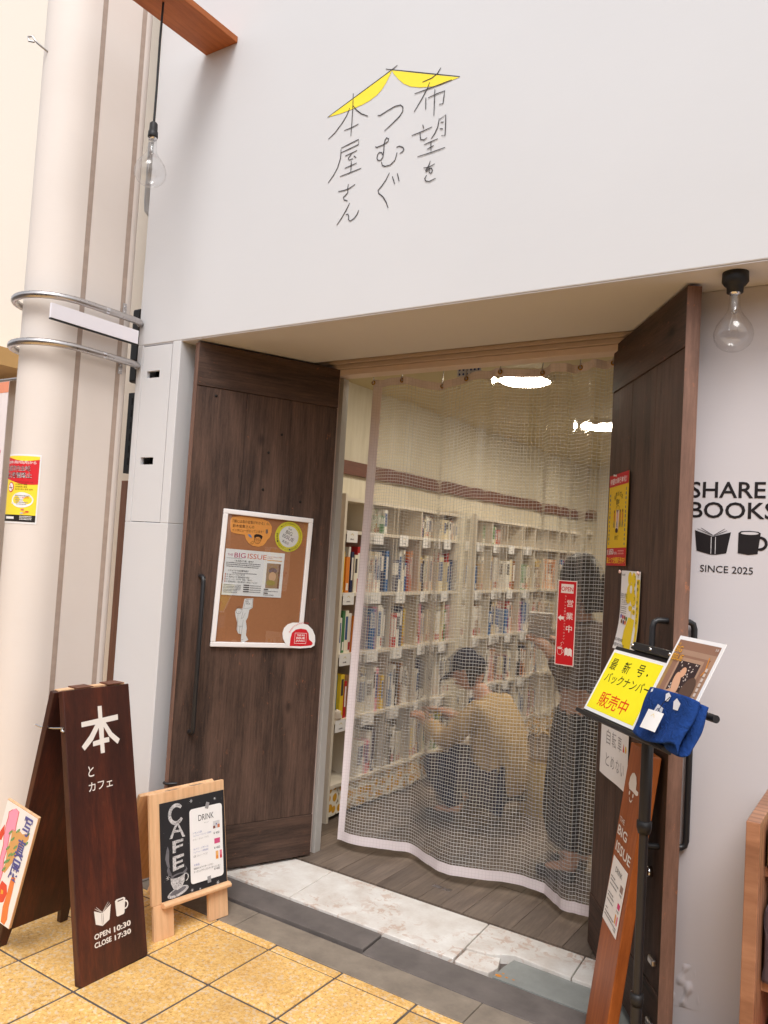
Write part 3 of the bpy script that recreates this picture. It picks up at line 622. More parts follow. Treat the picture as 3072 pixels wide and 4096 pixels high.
# ================================================================== things
D = {'orange':[(-0.1777,0.2677),(-0.1398,0.276),(-0.0794,0.2781),(-0.0296,0.2733),(-0.0007,0.2648),(0.017,0.2449),(0.0191,0.2191),(0.0128,0.1954),(0.0016,0.1829),(-0.0062,0.1678),(-0.0173,0.1554),(-0.0382,0.1479),(-0.066,0.1498),(-0.0884,0.1606),(-0.1022,0.1764),(-0.1103,0.1955),(-0.1374,0.1958),(-0.1616,0.1991),(-0.1754,0.2034),(-0.1824,0.2279),(-0.1836,0.2531)],
'o_t1':[(-0.1741,0.247),(0.0052,0.2683)],
'o_t1b':[(-0.176,0.2651),(0.0071,0.2497)],
'o_t2':[(-0.1688,0.2251),(-0.0646,0.2305),(-0.1701,0.2376),(-0.0657,0.241)],
'o_t3':[(-0.1672,0.2042),(-0.0185,0.2112),(-0.1682,0.2139),(-0.0201,0.2269)],
'o_hair':[(-0.0645,0.1883),(-0.0649,0.1983),(-0.0563,0.2034),(-0.044,0.2039),(-0.0314,0.2014),(-0.0238,0.1964),(-0.0246,0.1891),(-0.028,0.1831),(-0.0347,0.1882),(-0.0428,0.1918),(-0.0534,0.1908),(-0.0598,0.1845)],
'o_face':[(-0.063,0.1856),(-0.0615,0.1715),(-0.0552,0.1635),(-0.0457,0.1609),(-0.0369,0.1651),(-0.0317,0.1742),(-0.0282,0.1859)],
'o_gl':[(-0.0627,0.1828),(-0.0486,0.1827),(-0.0489,0.1769),(-0.0612,0.1773),(-0.0627,0.1828)],
'o_gl2':[(-0.0455,0.1827),(-0.0302,0.1835),(-0.0303,0.1757),(-0.0442,0.1765),(-0.0455,0.1827)],
'o_mouth':[(-0.0527,0.1689),(-0.0464,0.1677),(-0.0405,0.1705)],
'o_bird':[(-0.0954,0.1983),(-0.088,0.2004),(-0.0784,0.1956),(-0.0757,0.1845),(-0.0851,0.1865),(-0.0917,0.1915)],
'o_owl':[(-0.011,0.2292),(-0.0018,0.2301),(0.0008,0.2145),(-0.0043,0.2097),(-0.0108,0.2119)],
'o_book':[(-0.0794,0.1614),(-0.0682,0.1709),(-0.0618,0.1686),(-0.0697,0.1566)],
'round':[(0.1063,0.2064),(0.0981,0.2758),(0.1756,0.2133),(0.0391,0.1993),(0.1141,0.1375)],
'round_in':[(0.1019,0.2548),(0.1545,0.2114),(0.0627,0.2015),(0.1119,0.1592)],
'r_big':[(0.086,0.2226),(0.121,0.2112),(0.0864,0.2343),(0.122,0.223)],
'r_issue':[(0.077,0.2013),(0.1323,0.18),(0.079,0.2132),(0.1358,0.1935)],
'r_the':[(0.0932,0.2393),(0.1088,0.235)],
'r_jp':[(0.0781,0.1753),(0.1094,0.1678),(0.0798,0.1899),(0.1112,0.1811)],
'sheet':[(-0.1929,0.1258),(0.0931,0.13),(0.0961,-0.0727),(-0.19,-0.0777)],
's_the':[(-0.1818,0.0952),(-0.1567,0.0963),(-0.1828,0.1048),(-0.1577,0.1055)],
's_big':[(-0.1493,0.0907),(0.0053,0.0942),(-0.1506,0.1116),(0.004,0.1156)],
's_pic':[(0.0122,0.0875),(0.0823,0.0899),(0.0849,-0.0112),(0.0153,-0.0134)],
's_l1':[(-0.1391,0.0705),(-0.0533,0.0726),(-0.14,0.0788),(-0.0542,0.0811)],
's_l2':[(-0.1633,0.0323),(-0.0694,0.0374),(-0.1642,0.0407),(-0.0702,0.0445)],
'fig':[(-0.0812,-0.0878),(-0.0402,-0.0834),(-0.0393,-0.1258),(-0.0535,-0.1358),(-0.0576,-0.1688),(-0.0649,-0.1855),(-0.0577,-0.2157),(-0.0583,-0.2485),(-0.0445,-0.2692),(-0.066,-0.2804),(-0.0788,-0.2779),(-0.0808,-0.2444),(-0.095,-0.2424),(-0.1041,-0.2264),(-0.1051,-0.1939),(-0.1154,-0.1664),(-0.1198,-0.148),(-0.1139,-0.1337),(-0.0992,-0.1308),(-0.0865,-0.1326),(-0.084,-0.1091)],
'figbox':[(-0.0747,-0.0922),(-0.0433,-0.0873),(-0.0428,-0.1259),(-0.0816,-0.1314)],
'cap':[(0.1149,-0.2344),(0.1203,-0.2102),(0.1371,-0.1928),(0.163,-0.1837),(0.2009,-0.1834),(0.2401,-0.1918),(0.2672,-0.213),(0.2827,-0.2396),(0.2864,-0.2641),(0.2842,-0.2862),(0.2675,-0.2964),(0.2131,-0.3007),(0.1615,-0.2982),(0.1358,-0.2819),(0.12,-0.2582)],
'redcap':[(0.157,-0.2911),(0.1573,-0.2573),(0.1625,-0.2307),(0.1798,-0.2156),(0.2064,-0.21),(0.2342,-0.214),(0.248,-0.2307),(0.2538,-0.2599),(0.2716,-0.2718),(0.2747,-0.2801),(0.2665,-0.2866),(0.2122,-0.2915)],
'capbox':[(0.1789,-0.2326),(0.2332,-0.2311),(0.238,-0.2774),(0.1837,-0.2785)],
'y_1':[(-0.1137,0.0412),(-0.0983,0.0747)],
'y_1b':[(-0.0371,0.0398),(-0.0237,0.0766)],
'y_1c':[(0.0412,0.0455),(0.0507,0.0776)],
'y_dot':[(0.0833,0.0605)],
'y_2':[(-0.1145,0.001),(0.139,0.0111),(-0.1092,0.0189),(0.137,0.019)],
'y_3':[(-0.0855,-0.0812),(0.0805,-0.0731),(-0.0906,-0.0385),(0.062,-0.0307)],
'm_pic':[(0.1844,0.1778),(0.3644,0.1838),(0.3727,0.0243),(0.1938,0.0278)],
'm_card':[(0.1762,0.1803),(0.3694,0.1929),(0.3837,0.0218),(0.1883,0.024)],
'm_the':[(0.1903,0.1649),(0.2044,0.1655)],
'm_big':[(0.1917,0.1444),(0.2242,0.1453),(0.1876,0.1576),(0.2203,0.1583)],
'm_iss':[(0.1958,0.1232),(0.248,0.1249),(0.1928,0.135),(0.2452,0.1365)],
'm_win':[(0.2255,0.1199),(0.3114,0.1314),(0.3235,0.0949),(0.2315,0.0861)],
'm_win2':[(0.2226,0.0764),(0.3018,0.078),(0.3002,0.0674),(0.2303,0.0458)],
'm_body':[(0.2616,0.1047),(0.2775,0.097),(0.2968,0.0719),(0.3038,0.0501),(0.3006,0.0289),(0.2801,0.0297),(0.2798,0.0504),(0.2445,0.0592),(0.2461,0.0728),(0.2583,0.0882)],
'm_head':[(0.3058,0.0981),(0.3342,0.1007),(0.3531,0.0903),(0.3597,0.0614),(0.3534,0.0401),(0.3273,0.0447),(0.3103,0.0719)],
'cloth':[(0.2467,0.0155),(0.333,0.0194),(0.3979,0.0136),(0.4365,0.0054),(0.4515,-0.0124),(0.4546,-0.0516),(0.4547,-0.1122),(0.4065,-0.1119),(0.3607,-0.1127),(0.2205,-0.0967)],
'tag':[(0.3544,-0.044),(0.428,-0.0466),(0.4167,-0.0994),(0.345,-0.0969)],
'cl1':[(0.2974,-0.0521),(0.3033,-0.0393),(0.3305,-0.0379),(0.3315,-0.0539),(0.3113,-0.0588)],
'cl2':[(0.3103,0.0093),(0.3162,0.0194),(0.339,0.0179),(0.3358,0.0047),(0.3334,-0.0021)],
'cl3':[(0.3656,-0.0061),(0.3622,0.0055),(0.3751,0.0132),(0.3959,0.008),(0.4007,-0.0031),(0.3818,-0.0098)],
'cl4':[(0.3133,-0.0809),(0.3164,-0.0601),(0.3316,-0.0588),(0.3218,-0.0813)],
'p_k1':[(0.0297,0.1281),(0.0433,0.2015)],
'p_k2':[(0.0284,0.0399),(0.0373,0.1193)],
'p_k3':[(0.0203,-0.0478),(0.0433,0.0428)],
'p_pink':[(-0.0265,0.1985),(-0.0108,0.1939),(-0.0087,0.1438),(-0.0056,0.1248),(-0.0207,0.122),(-0.0244,0.0942),(-0.0197,0.0501),(-0.0225,0.0096),(-0.0136,-0.0378),(-0.0144,-0.075),(-0.0375,-0.0641),(-0.039,0.0006),(-0.0397,0.0524),(-0.0478,0.087),(-0.0497,0.1325),(-0.0486,0.1538),(-0.0516,0.1728),(-0.0391,0.1882)],
'p_tan':[(-0.0192,0.1176),(0.014,0.1326),(0.0249,0.1281),(0.0537,0.1459),(0.0547,0.1235),(0.0398,0.0924),(0.0256,0.0487),(0.0165,0.0178),(-0.0046,-0.0355),(-0.0178,-0.0349),(-0.012,-0.003),(-0.0197,0.0501),(-0.0161,0.0883)],
'p_or':[(0.0282,-0.0277),(0.0446,-0.0291),(0.0449,-0.0497),(0.0469,-0.0851),(0.0478,-0.137),(0.0548,-0.1831),(0.0484,-0.208),(0.0311,-0.2048),(0.0233,-0.1511),(0.0265,-0.0914),(0.0258,-0.0499)],
'p_red':[(-0.0076,-0.0659),(0.0166,-0.0708),(0.0266,-0.0966),(0.021,-0.1339),(0.0026,-0.1471),(-0.016,-0.1101)],
'p_redc':[(-0.001,-0.0964),(0.0087,-0.0962),(0.011,-0.1081),(0.0014,-0.1135)],
'p_r2':[(-0.0552,0.1245),(-0.0492,0.0914),(-0.0534,0.0646),(-0.0655,0.062),(-0.0679,0.0893)],
'p_leaf':[(-0.0233,0.1103),(0.0052,0.1305),(0.0471,0.1373),(0.051,0.1061),(-0.0079,0.0927),(0.0116,0.0721),(-0.0176,0.0538),(-0.0023,0.0362),(0.0106,0.0457),(-0.0114,0.0052),(-0.004,0.0119),(-0.0117,-0.0237)]}

def ctr(q): return sum(p[0] for p in q)/len(q), sum(p[1] for p in q)/len(q)
def bb(q): xs = [p[0] for p in q]; ys = [p[1] for p in q]; return min(xs), min(ys), max(xs), max(ys)

# ---- bare bulbs
M_glass = glass_thin('bulb_glass', (.97, .97, .97, 1), 1.5, .02)
def bulb(par, x, y, zc, sc_=1):
    pf = [(.0165, .128), (.0175, .105), (.0185, .085), (.023, .07), (.031, .057), (.043, .042), (.0555, .022), (.061, .004), (.0622, -.006), (.0585, -.026), (.049, -.042), (.036, -.053), (.02, -.060), (.0, -.0622)]
    Mt = Matrix.Translation((x, y, zc)) @ Matrix.Translation((0, 0, .128)) @ Matrix.Scale(sc_, 4) @ Matrix.Translation((0, 0, -.128))
    MB().lathe(pf, 32).build('glass_bulb', M_glass, par, Mt)
    st = MB().lathe([(.0, .128), (.0075, .128), (.0065, .085), (.009, .068), (.0, .064)], 14); st.build('glass_stem', M_glass, par, Mt)
    fl = MB().tube([(-.004, 0, .066), (-.014, 0, .02), (-.012, 0, .0), (0, 0, .012), (.012, 0, .0), (.014, 0, .02), (.004, 0, .066)], .0007, 5); fl.build('filament', M_steel, par, Mt)
    MB().lathe([(.0, .150), (.0155, .150), (.0165, .145), (.0165, .128), (.0, .128)], 20).build('screw_cap', M_chrome, par, Mt)
pl_ = thing('pendant_bulb', 'clear bare bulb hanging on a black cord from the jutting board', 'light bulb', (-2.548, -.335, 3.608))
bulb(pl_, -2.548, -.335, 2.914)
MB().lathe([(0, 3.112), (.010, 3.112), (.0155, 3.106), (.0165, 3.075), (.019, 3.073), (.020, 3.052), (.018, 3.048), (0, 3.048)], 20, (-2.548, -.335)).build('lamp_socket', M_plastic, pl_)
MB().tube([(-2.546, -.335, 3.607), (-2.549, -.335, 3.45), (-2.547, -.335, 3.25), (-2.548, -.335, 3.11)], .0045, 8).build('cord', M_plastic, pl_)
cb = thing('soffit_bulb', 'clear bare bulb in a black socket under the overhang at right', 'light bulb', (-.433, .07, 2.33))
bulb(cb, -.433, .07, 2.134, .88)
MB().lathe([(0, 2.3295), (.036, 2.3295), (.037, 2.300), (.030, 2.290), (.0235, 2.284), (.0225, 2.268), (0, 2.268)], 24, (-.433, .07)).build('lamp_socket', M_plastic, cb)

# ---- tall brown A-board
Af = basis((-2.182, -.659, 0), (-.02158, .99977, 0), (-.21447, -.00463, .97672))
Ab = basis((-2.637, -.402, 0), (.0, -1, 0), (.214, 0, .9768))
ab = thing('sandwich_board', 'tall dark brown wooden sandwich board with white book and mug painted on', 'sign board', (-2.41, -.52, 0))
fp = MB().prism([(0, .006), (.012, 0), (.272, 0), (.279, .006), (.279, .938), (.001, .943)], -.026, 0).build('front_panel', M_aboard, ab, Af, bevel=.002)
bp_ = MB().prism([(0, .0), (.03, .0), (.04, .06), (.235, .06), (.245, 0), (.275, 0), (.275, .938), (0, .938)], -.024, 0).build('back_panel', M_aboard, ab, Ab, bevel=.002)
for y0, y1 in ((-.60, -.535), (-.47, -.405)): MB().box(-2.446, -2.392, y0, y1, .9195, .9225).build('hinge', M_aedge, ab)
MB().box(-2.442, -2.412, -.655, -.385, .895, .918).build('top_block', M_pineX, ab)
MB().tube([(-2.513, -.668, .787), (-2.48, -.670, .785), (-2.41, -.668, .792), (-2.362, -.664, .80)], .0035, 8).tube([(-2.362, -.672, .805), (-2.362, -.672, .792), (-2.353, -.668, .790)], .004, 8).build('metal_stay', M_chrome, ab)
WP = ink(232, 226, 220)
pr = Print()
pr.poly([(.136, .874), (.153, .874), (.153, .832), (.220, .835), (.220, .816), (.166, .814), (.19, .776), (.222, .748), (.211, .732), (.176, .765), (.156, .80), (.154, .762), (.176, .762), (.176, .745), (.154, .745), (.154, .712), (.137, .712), (.137, .742), (.107, .741), (.107, .757), (.136, .760), (.135, .80), (.108, .762), (.072, .733), (.061, .748), (.096, .780), (.122, .813), (.065, .812), (.065, .829), (.136, .832)], WP)
pr.text('と', .081, .642, .104, .678, WP, bold=.01); pr.text('カフェ', .079, .594, .178, .623, WP, bold=.01)
pr.poly([(.070, .213), (.1, .198), (.103, .198), (.138, .214), (.129, .168), (.102, .158), (.099, .158), (.074, .170)], WP)
for a, b in (((.074, .219), (.1, .2)), ((.08, .222), (.101, .2)), ((.128, .224), (.103, .2)), ((.134, .219), (.104, .2))): pr.line([a, b], .0014, WP)
for xx in (.0985, .1045): pr.line([(xx, .195), (xx, .161)], .0012, M_aboard, .0008)
pr.poly([(.156, .217), (.162, .221), (.192, .220), (.199, .215), (.192, .170), (.188, .166), (.163, .166), (.158, .170)], WP); pr.rrect(.166, .212, .190, .2155, .001, M_aboard, .0008)
pr.ring(.197, .194, .011, .012, .005, WP, a0=-100, a1=95, n=14)
pr.text('OPEN', .065, .124, .130, .141, WP, bold=.03); pr.text('10:30', .144, .121, .215, .139, WP, bold=.03)
pr.text('CLOSE', .064, .098, .132, .115, WP, bold=.03); pr.text('17:30', .145, .095, .214, .112, WP, bold=.03)
pr.build(fp, 'lettering')

# ---- small cafe blackboard
Cf = basis((-2.235, -.31, 0), (.1393, .99025, 0), (-.17395, .02447, .98445))
M_chalk = plain('blackboard', lin(34, 33, 37), .75, .35, 9, .02)
def chalk_mat():
    t = NT('chalk'); v = t.coord(rnd=False); n = t.noise(v, 260, 4, .8); n2 = t.noise(v, 30, 3)
    f = t.ramp(t.math('ADD', t.math('MULTIPLY', n, .8), t.math('MULTIPLY', n2, .25)), [(.40, BLK), (.56, WHT)])
    t.bsdf(t.mix(f, lin(70, 68, 72), lin(206, 204, 206)), .9); return t.m
M_cw = chalk_mat(); M_smear = plain('chalk_smear', lin(104, 102, 108), .9, .45, 34, 0)
cfe = thing('cafe_board', 'small light cypress easel board with chalked cafe blackboard', 'sign board', (-2.36, -.15, 0))
fpn = MB().box(-.006, .334, .122, .5125, -.016, 0).build('front_panel', M_pine, cfe, Cf, bevel=.002)
for x0, x1 in ((0, .085), (.242, .332)): MB().box(x0, x1, 0, .1215, -.016, 0).build('leg', M_pine, cfe, Cf, bevel=.002)
Cb = basis((-2.262, .04, .0), (-.1393, -.99025, 0), (-.16, 0, .985))
Cb = basis((-2.585, .045, 0), (-.1393, -.99025, 0), (.46, -.06, .885)) if False else basis((-2.585, .045, 0), (-.1393, -.99025, 0), (.47, -.066, .883))
bk = MB().box(0, .335, .10, .575, -.016, 0).build('back_panel', M_pine, cfe, Cb, bevel=.002)
for x0, x1 in ((0, .085), (.25, .335)): MB().box(x0, x1, 0, .0995, -.016, 0).build('leg', M_pine, cfe, Cb, bevel=.002)
MB().box(.05, .30, .497, .511, -.050, -.0165).build('top_block', M_pineX, cfe, Cf)
for x0 in (.075, .185): MB().box(x0, x0+.05, .5113, .5133, -.045, -.004).build('hinge', M_steel, cfe, Cf)
cbd = MB().box(.033, .328, .124, .474, .0005, .005).build('blackboard', M_chalk, cfe, Cf, bevel=.001)
led = MB().prism([(0, 0), (.024, .004), (.026, .014), (.016, .022), (0, .024)], 0, .304).build('chalk_ledge', M_pineX, cfe, Cf @ Matrix.Translation((.031, .105, .0008)) @ Matrix(((0, 0, 1, 0), (0, 1, 0, 0), (1, 0, 0, 0), (0, 0, 0, 1))), bevel=.002)
pr = Print(); z_ = .0055
pr.ring(.103, .425, .029, .032, .0135, M_cw, z_, 48, 318, 26)
pr.poly([(.070, .341), (.083, .341), (.092, .360), (.119, .358), (.128, .337), (.140, .337), (.113, .389), (.098, .390)], M_cw, z_); pr.poly([(.096, .368), (.116, .366), (.106, .384)], M_chalk, z_+.0003)
pr.poly([(.083, .288), (.097, .288), (.098, .302), (.128, .305), (.129, .313), (.098, .311), (.098, .320), (.131, .322), (.131, .332), (.083, .331)], M_cw, z_)
pr.poly([(.082, .224), (.131, .230), (.131, .240), (.096, .236), (.096, .246), (.126, .249), (.126, .257), (.097, .255), (.097, .265), (.132, .268), (.132, .278), (.082, .276)], M_cw, z_)
pr.poly([(.055, .300), (.062, .318), (.068, .300), (.066, .262), (.070, .240), (.058, .246), (.050, .275)], M_smear, z_)
pr.poly([(.062, .250), (.056, .232), (.062, .214), (.080, .207), (.12, .210), (.14, .222), (.136, .235), (.146, .218), (.134, .202), (.075, .200)], M_smear, z_)
pr.ell(.102, .148, .047, .0155, M_cw, z_, rot=.16); pr.ell(.102, .151, .036, .009, M_smear, z_+.0002, rot=.16)
pr.poly([(.070, .205), (.134, .210), (.130, .178), (.118, .160), (.098, .155), (.082, .162), (.072, .182)], M_cw, z_+.0004); pr.ell(.102, .206, .031, .0075, M_smear, z_+.0007, rot=.07); pr.ell(.104, .204, .022, .0045, M_chalk, z_+.0009, rot=.07)
pr.ring(.136, .192, .012, .013, .004, M_cw, z_+.0006, -80, 110, 12)
for sx, sy, q in ((.171, .459, .007), (.282, .449, .005), (.059, .207, .008), (.164, .137, .006), (.283, .134, .008), (.2, .133, .004)):
    for a in (0, 60, 120): pr.line([(sx-q*math.cos(math.radians(a)), sy-q*math.sin(math.radians(a))), (sx+q*math.cos(math.radians(a)), sy+q*math.sin(math.radians(a)))], .0018, M_cw, z_)
for k in range(26):
    a, b = random.uniform(.04, .32), random.uniform(.13, .47); pr.line([(a, b), (a+random.uniform(-.006, .006), b+random.uniform(-.004, .004))], .0008, M_smear, z_-.0003)
pr.build(cbd, 'chalk_drawing')
Mm = kidM(Cf, .158, .158, .0075, -.012)
mnm = Print(); mnm.rrect(0, 0, .153, .271, .012, M_paper, 0); me_ = mnm.mb
menu = tag(MB().prism([(p[0], p[1]) for p in me_.v], -.0006, 0).build('drink_menu', M_paper, None, Mm), 'white rounded drink menu card taped on the small blackboard', 'menu')
pr = Print(); KT = ink(52, 48, 52); BL = ink(120, 128, 178); GY = ink(120, 118, 122)
pr.text('DRINK', .040, .222, .112, .244, KT); pr.text('メニュー', .066, .209, .088, .214, GY)
pr.rect(.108, .181, .140, .2085, ink(206, 204, 206)); pr.rect(.108, .181, .118, .191, ink(120, 66, 56)); pr.rect(.129, .181, .140, .194, ink(200, 120, 84)); pr.rect(.121, .193, .126, .199, ink(70, 84, 150))
pr.text('シサム工房', .012, .178, .054, .186, BL); pr.text('フェアトレードコーヒー豆使用', .012, .168, .098, .175, BL); pr.text('コーヒー（ホット・アイス）', .012, .154, .086, .161, GY); pr.text('¥ 400', .109, .159, .137, .168, KT)
pr.rect(.112, .124, .139, .143, ink(206, 84, 128)); pr.text('ネパリ・バザーロ', .014, .119, .082, .127, BL); pr.text('フェアトレード茶葉使用', .014, .108, .082, .115, BL); pr.text('紅茶（ホット・アイス）', .014, .093, .078, .101, GY); pr.text('¥ 400', .110, .104, .138, .113, KT)
pr.rect(.117, .066, .130, .096, ink(232, 176, 110)); pr.ell(.1235, .074, .005, .006, ink(226, 140, 60), .0006); pr.rect(.136, .066, .147, .096, ink(222, 120, 140)); pr.ell(.1415, .073, .004, .006, ink(196, 40, 60), .0006)
pr.text('光食品', .014, .062, .040, .070, BL); pr.text('有機みかんサイダー＋レモン', .013, .049, .104, .057, KT); pr.text('オーガニックアップルサイダー＋レモン', .013, .037, .138, .045, KT); pr.text('¥ 400', .108, .027, .134, .036, KT)
pr.build(menu)
for nm, xa, ya, ra in (('tape', .078, .262, -.35), ('tape', .084, -.012, .05)): MB().box(-.008, .008, 0, .024, .0008, .0011).build(nm, plain('clear_tape%s' % ya, lin(150, 148, 150), .4), menu, kidM(Matrix.Identity(4), xa, ya, 0, ra), world=False)

# ---- painted exhibition board at the left edge
PBm = basis((-2.518, -.727, .326), (.93107, .2168, -.29345), (.30523, -.02225, .95202))
pb = sheet('exhibition_board', -.07, -.21, .07, .21, .010, M_paper, PBm, 'white board hand painted with flowers and blue characters, at left edge', 'sign board')
MB().box(-.0705, .0705, .2102, .2125, -.010, .0005).box(.0702, .0725, -.21, .2125, -.010, .0005).build('wooden_edge', M_pine, pb, world=False)
MB().tube([(-2.58, -.73, .14), (-2.66, -.72, 0.0)], .006, 6).build('support_leg', M_aboard, pb, wmat(pb).inverted(), world=False)
pr = Print(); INDI = ink(92, 92, 156); PK = ink(236, 160, 190); TAN = ink(216, 166, 108); ORG = ink(228, 132, 76); RED = ink(222, 84, 64); GR = ink(92, 152, 92)
cl = lambda q: [(max(-.0695, min(.0695, a)), max(-.2095, min(.2095, b))) for a, b in q]
pr.poly(cl(D['p_pink']), PK); pr.poly(cl(D['p_tan']), TAN); pr.poly(cl(D['p_or']), ORG); pr.poly(cl(D['p_red']), RED); pr.poly(cl(D['p_redc']), ink(236, 170, 70), .0006); pr.poly(cl(D['p_r2']), RED)
pr.line(cl(D['p_pink']), .0022, RED, .0007)
for a, b in D['p_leaf']:
    if a > -.065: pr.ell(a, b, .0035, .012, GR, .0008, 10, rot=-.5); pr.line([(a-.002, b-.008), (a+.003, b+.009)], .001, ink(200, 214, 170), .0011)
for k_, ch in (('p_k1', '写'), ('p_k2', '真'), ('p_k3', '展')): x0, y0, x1, y1 = bb(D[k_]); xc = (x0+x1)/2; h_ = (y1-y0)*.92; w_ = h_*.42; pr.text(ch, xc-w_/2-.002, y0, xc+w_/2+.004, y0+h_, INDI, .0012, .012)
pr.build(pb, 'painted_picture')

# ---- cork notice frame on the left door
FRm = kidM(LDm, .367, 1.297, 0, -.032)
M_cork = plain('cork', lin(176, 118, 80), .85, .16, 150, .3)
M_whfr = plain('white_frame', lin(238, 234, 233), .4, .02, 20, .01)
nf = thing('notice_frame', 'white framed cork notice board hung on the left door', 'frame', M=FRm)
W_, H_ = .2205, .3015; b_ = .0215
for nm, x0, x1, y0, y1 in (('a', -W_, W_, H_-b_, H_), ('b', -W_, W_, -H_, -H_+b_), ('c', -W_, -W_+b_, -H_+b_, H_-b_), ('d', W_-b_, W_, -H_+b_, H_-b_)):
    MB().box(x0, x1, y0, y1, .0055, .018).build('frame_bar', M_whfr, nf, world=False, bevel=.003)
MB().box(-W_+b_, W_-b_, -H_+b_, H_-b_, .005, .0075).build('cork_backing', M_cork, nf, world=False)
MB().box(-W_+b_, W_-b_, -H_+b_, H_-b_, .0142, .0146).build('glass_pane', glass_thin('frame_pane', (.96, .97, .97, 1), 1.45, .015), nf, world=False)
PZ = kidM(FRm, 0, 0, .0092)
def cutout(name, q, mat, M, label, cat, th=.0006): return tag(MB().prism(q, -th, 0).build(name, mat, None, M), label, cat)
on = cutout('orange_note', D['orange'], ink(244, 164, 84), PZ, 'orange speech bubble note with handwriting and a bespectacled face', 'note')
pr = Print(); HK = ink(48, 34, 28)
pr.text('『僕には鳥の言葉がわかる』の、', -.172, .2445, .006, .259, HK, rot=.02); pr.text('鈴木俊貴さんの', -.170, .224, -.068, .238, HK, rot=.02); pr.text('インタビューがのっています！', -.171, .206, -.022, .2185, HK, rot=.03)
pr.poly(D['o_hair'], HK); pr.line(D['o_face'], .0016, HK); pr.line(D['o_gl'], .0018, HK, .0006); pr.line(D['o_gl2'], .0018, HK, .0006); pr.line(D['o_mouth'], .0012, HK)
pr.poly(D['o_bird'], ink(110, 140, 180)); pr.poly(D['o_owl'], ink(128, 104, 92)); pr.line(D['o_book']+[D['o_book'][0]], .0014, HK)
pr.build(on)
rc = D['round'][0]; rn_ = 40; RR = .0695
rs = cutout('round_sticker', [(rc[0]+RR*math.cos(2*math.pi*k/rn_), rc[1]+RR*math.sin(2*math.pi*k/rn_)) for k in range(rn_)], ink(226, 214, 62), PZ, 'round yellow rimmed white sticker at upper right of the notice frame', 'sticker')
pr = Print(); pr.ell(rc[0], rc[1], .049, .049, ink(234, 230, 228), n=40)
GK = ink(58, 54, 56)
def rot_text(pr, t, cx, cy, w_, h_, rot, mat, bold=0):
    c_, s_ = math.cos(rot), math.sin(rot); pr.text(t, cx-w_/2*c_+h_/2*s_, cy-w_/2*s_-h_/2*c_, cx-w_/2*c_+h_/2*s_+w_, cy-w_/2*s_-h_/2*c_+h_, mat, .0006, bold, rot)
RT = -.36
for tx, dx, dy, ww, hh in (('THE', -.010, .033, .020, .0085), ('BIG', -.006, .016, .034, .0165), ('ISSUE', .0, -.006, .060, .0165), ('直営店', -.004, -.030, .036, .012)):
    rot_text(pr, tx, rc[0]+dx*math.cos(RT)-dy*math.sin(RT), rc[1]+dx*math.sin(RT)+dy*math.cos(RT), ww, hh, RT, GK)
def arc_text(pr, t, cx, cy, rad, a0, a1, sz, mat, flip=False):
    n = len(t)
    for k, ch in enumerate(t):
        a = math.radians(a0+(a1-a0)*k/max(1, n-1)); rot_text(pr, ch, cx+rad*math.cos(a), cy+rad*math.sin(a), sz, sz, a+(math.pi/2 if flip else -math.pi/2), mat)
arc_text(pr, 'ホームレスや生活困窮状態にある販売者が路上で売る雑誌', rc[0], rc[1], .0595, 140, -28, .0052, GK)
arc_text(pr, '最新号・バックナンバーあります', rc[0], rc[1], .0595, 172, 322, .0088, GK, True)
pr.build(rs)
x0, y0, x1, y1 = -.1915, -.075, .0945, .128
ps = sheet('printed_sheet', x0, y0, x1, y1, .0006, M_paper, kidM(FRm, 0, 0, .0098), 'white printed contents sheet pinned in the middle of the notice frame', 'sheet')
pr = Print(); MG = ink(190, 62, 96)
pr.text('THE', -.181, .098, -.156, .1075, ink(170, 70, 120)); pr.text('BIG', -.149, .0915, -.096, .1135, ink(190, 60, 110)); pr.text('ISSUE', -.086, .0915, .005, .1135, ink(212, 100, 62))
pr.text('vol.518  2026.1.1 発売', .010, .1045, .083, .111, ink(196, 110, 80)); pr.text('500円(税込)', .010, .0965, .036, .103, ink(196, 110, 80)); pr.rect(.010, .0895, .083, .0925, ink(232, 160, 50))
pr.greek(-.184, -.11, .087, .002, GY)
pr.text('「ある星の汽車」森洋子', -.145, .0735, -.055, .082, KT, bold=.01)
for yy, xe in ((.066, -.02), (.058, -.022), (.050, -.03)): pr.greek(-.184, xe, yy, .0042, ink(96, 94, 98))
pr.text('シジュウカラは言葉を話す', -.172, .030, -.075, .0385, KT, bold=.01); pr.greek(-.15, -.035, .022, .004, GY)
for k, tx in enumerate(('200パターン以上の鳴き声', '仮説を立てる“観察駆動型の研究”', '「ピーツピ」チヂヂヂ「警戒して集まれ」', '動物言語学、人間と動物の二項対立くつがえす')):
    yy = .0125-k*.0105; pr.text(tx, -.166, yy, -.166+(.075, .10, .112, .138)[k], yy+.0075, KT); pr.rect(-.184, yy, -.181, yy+.0078, ink(206, 90, 60)); pr.text('%d章' % (k+1), -.179, yy+.001, -.170, yy+.0065, GY)
for yy in (-.031, -.038, -.044, -.051, -.057, -.064): pr.greek(-.186, -.105 if yy > -.055 else -.12, yy, .0035, GY)
for k in range(4): yy = -.030-k*.0095; pr.rect(-.093, yy, -.065, yy+.005, ink(92, 84, 84)); pr.greek(-.062, -.008, yy, .0038, GY)
pr.rect(.006, -.043, .028, -.038, ink(92, 84, 84)); pr.greek(.006, .076, -.050, .004, GY); pr.rect(.006, -.060, .028, -.055, ink(92, 84, 84)); pr.greek(.006, .058, -.067, .004, GY)
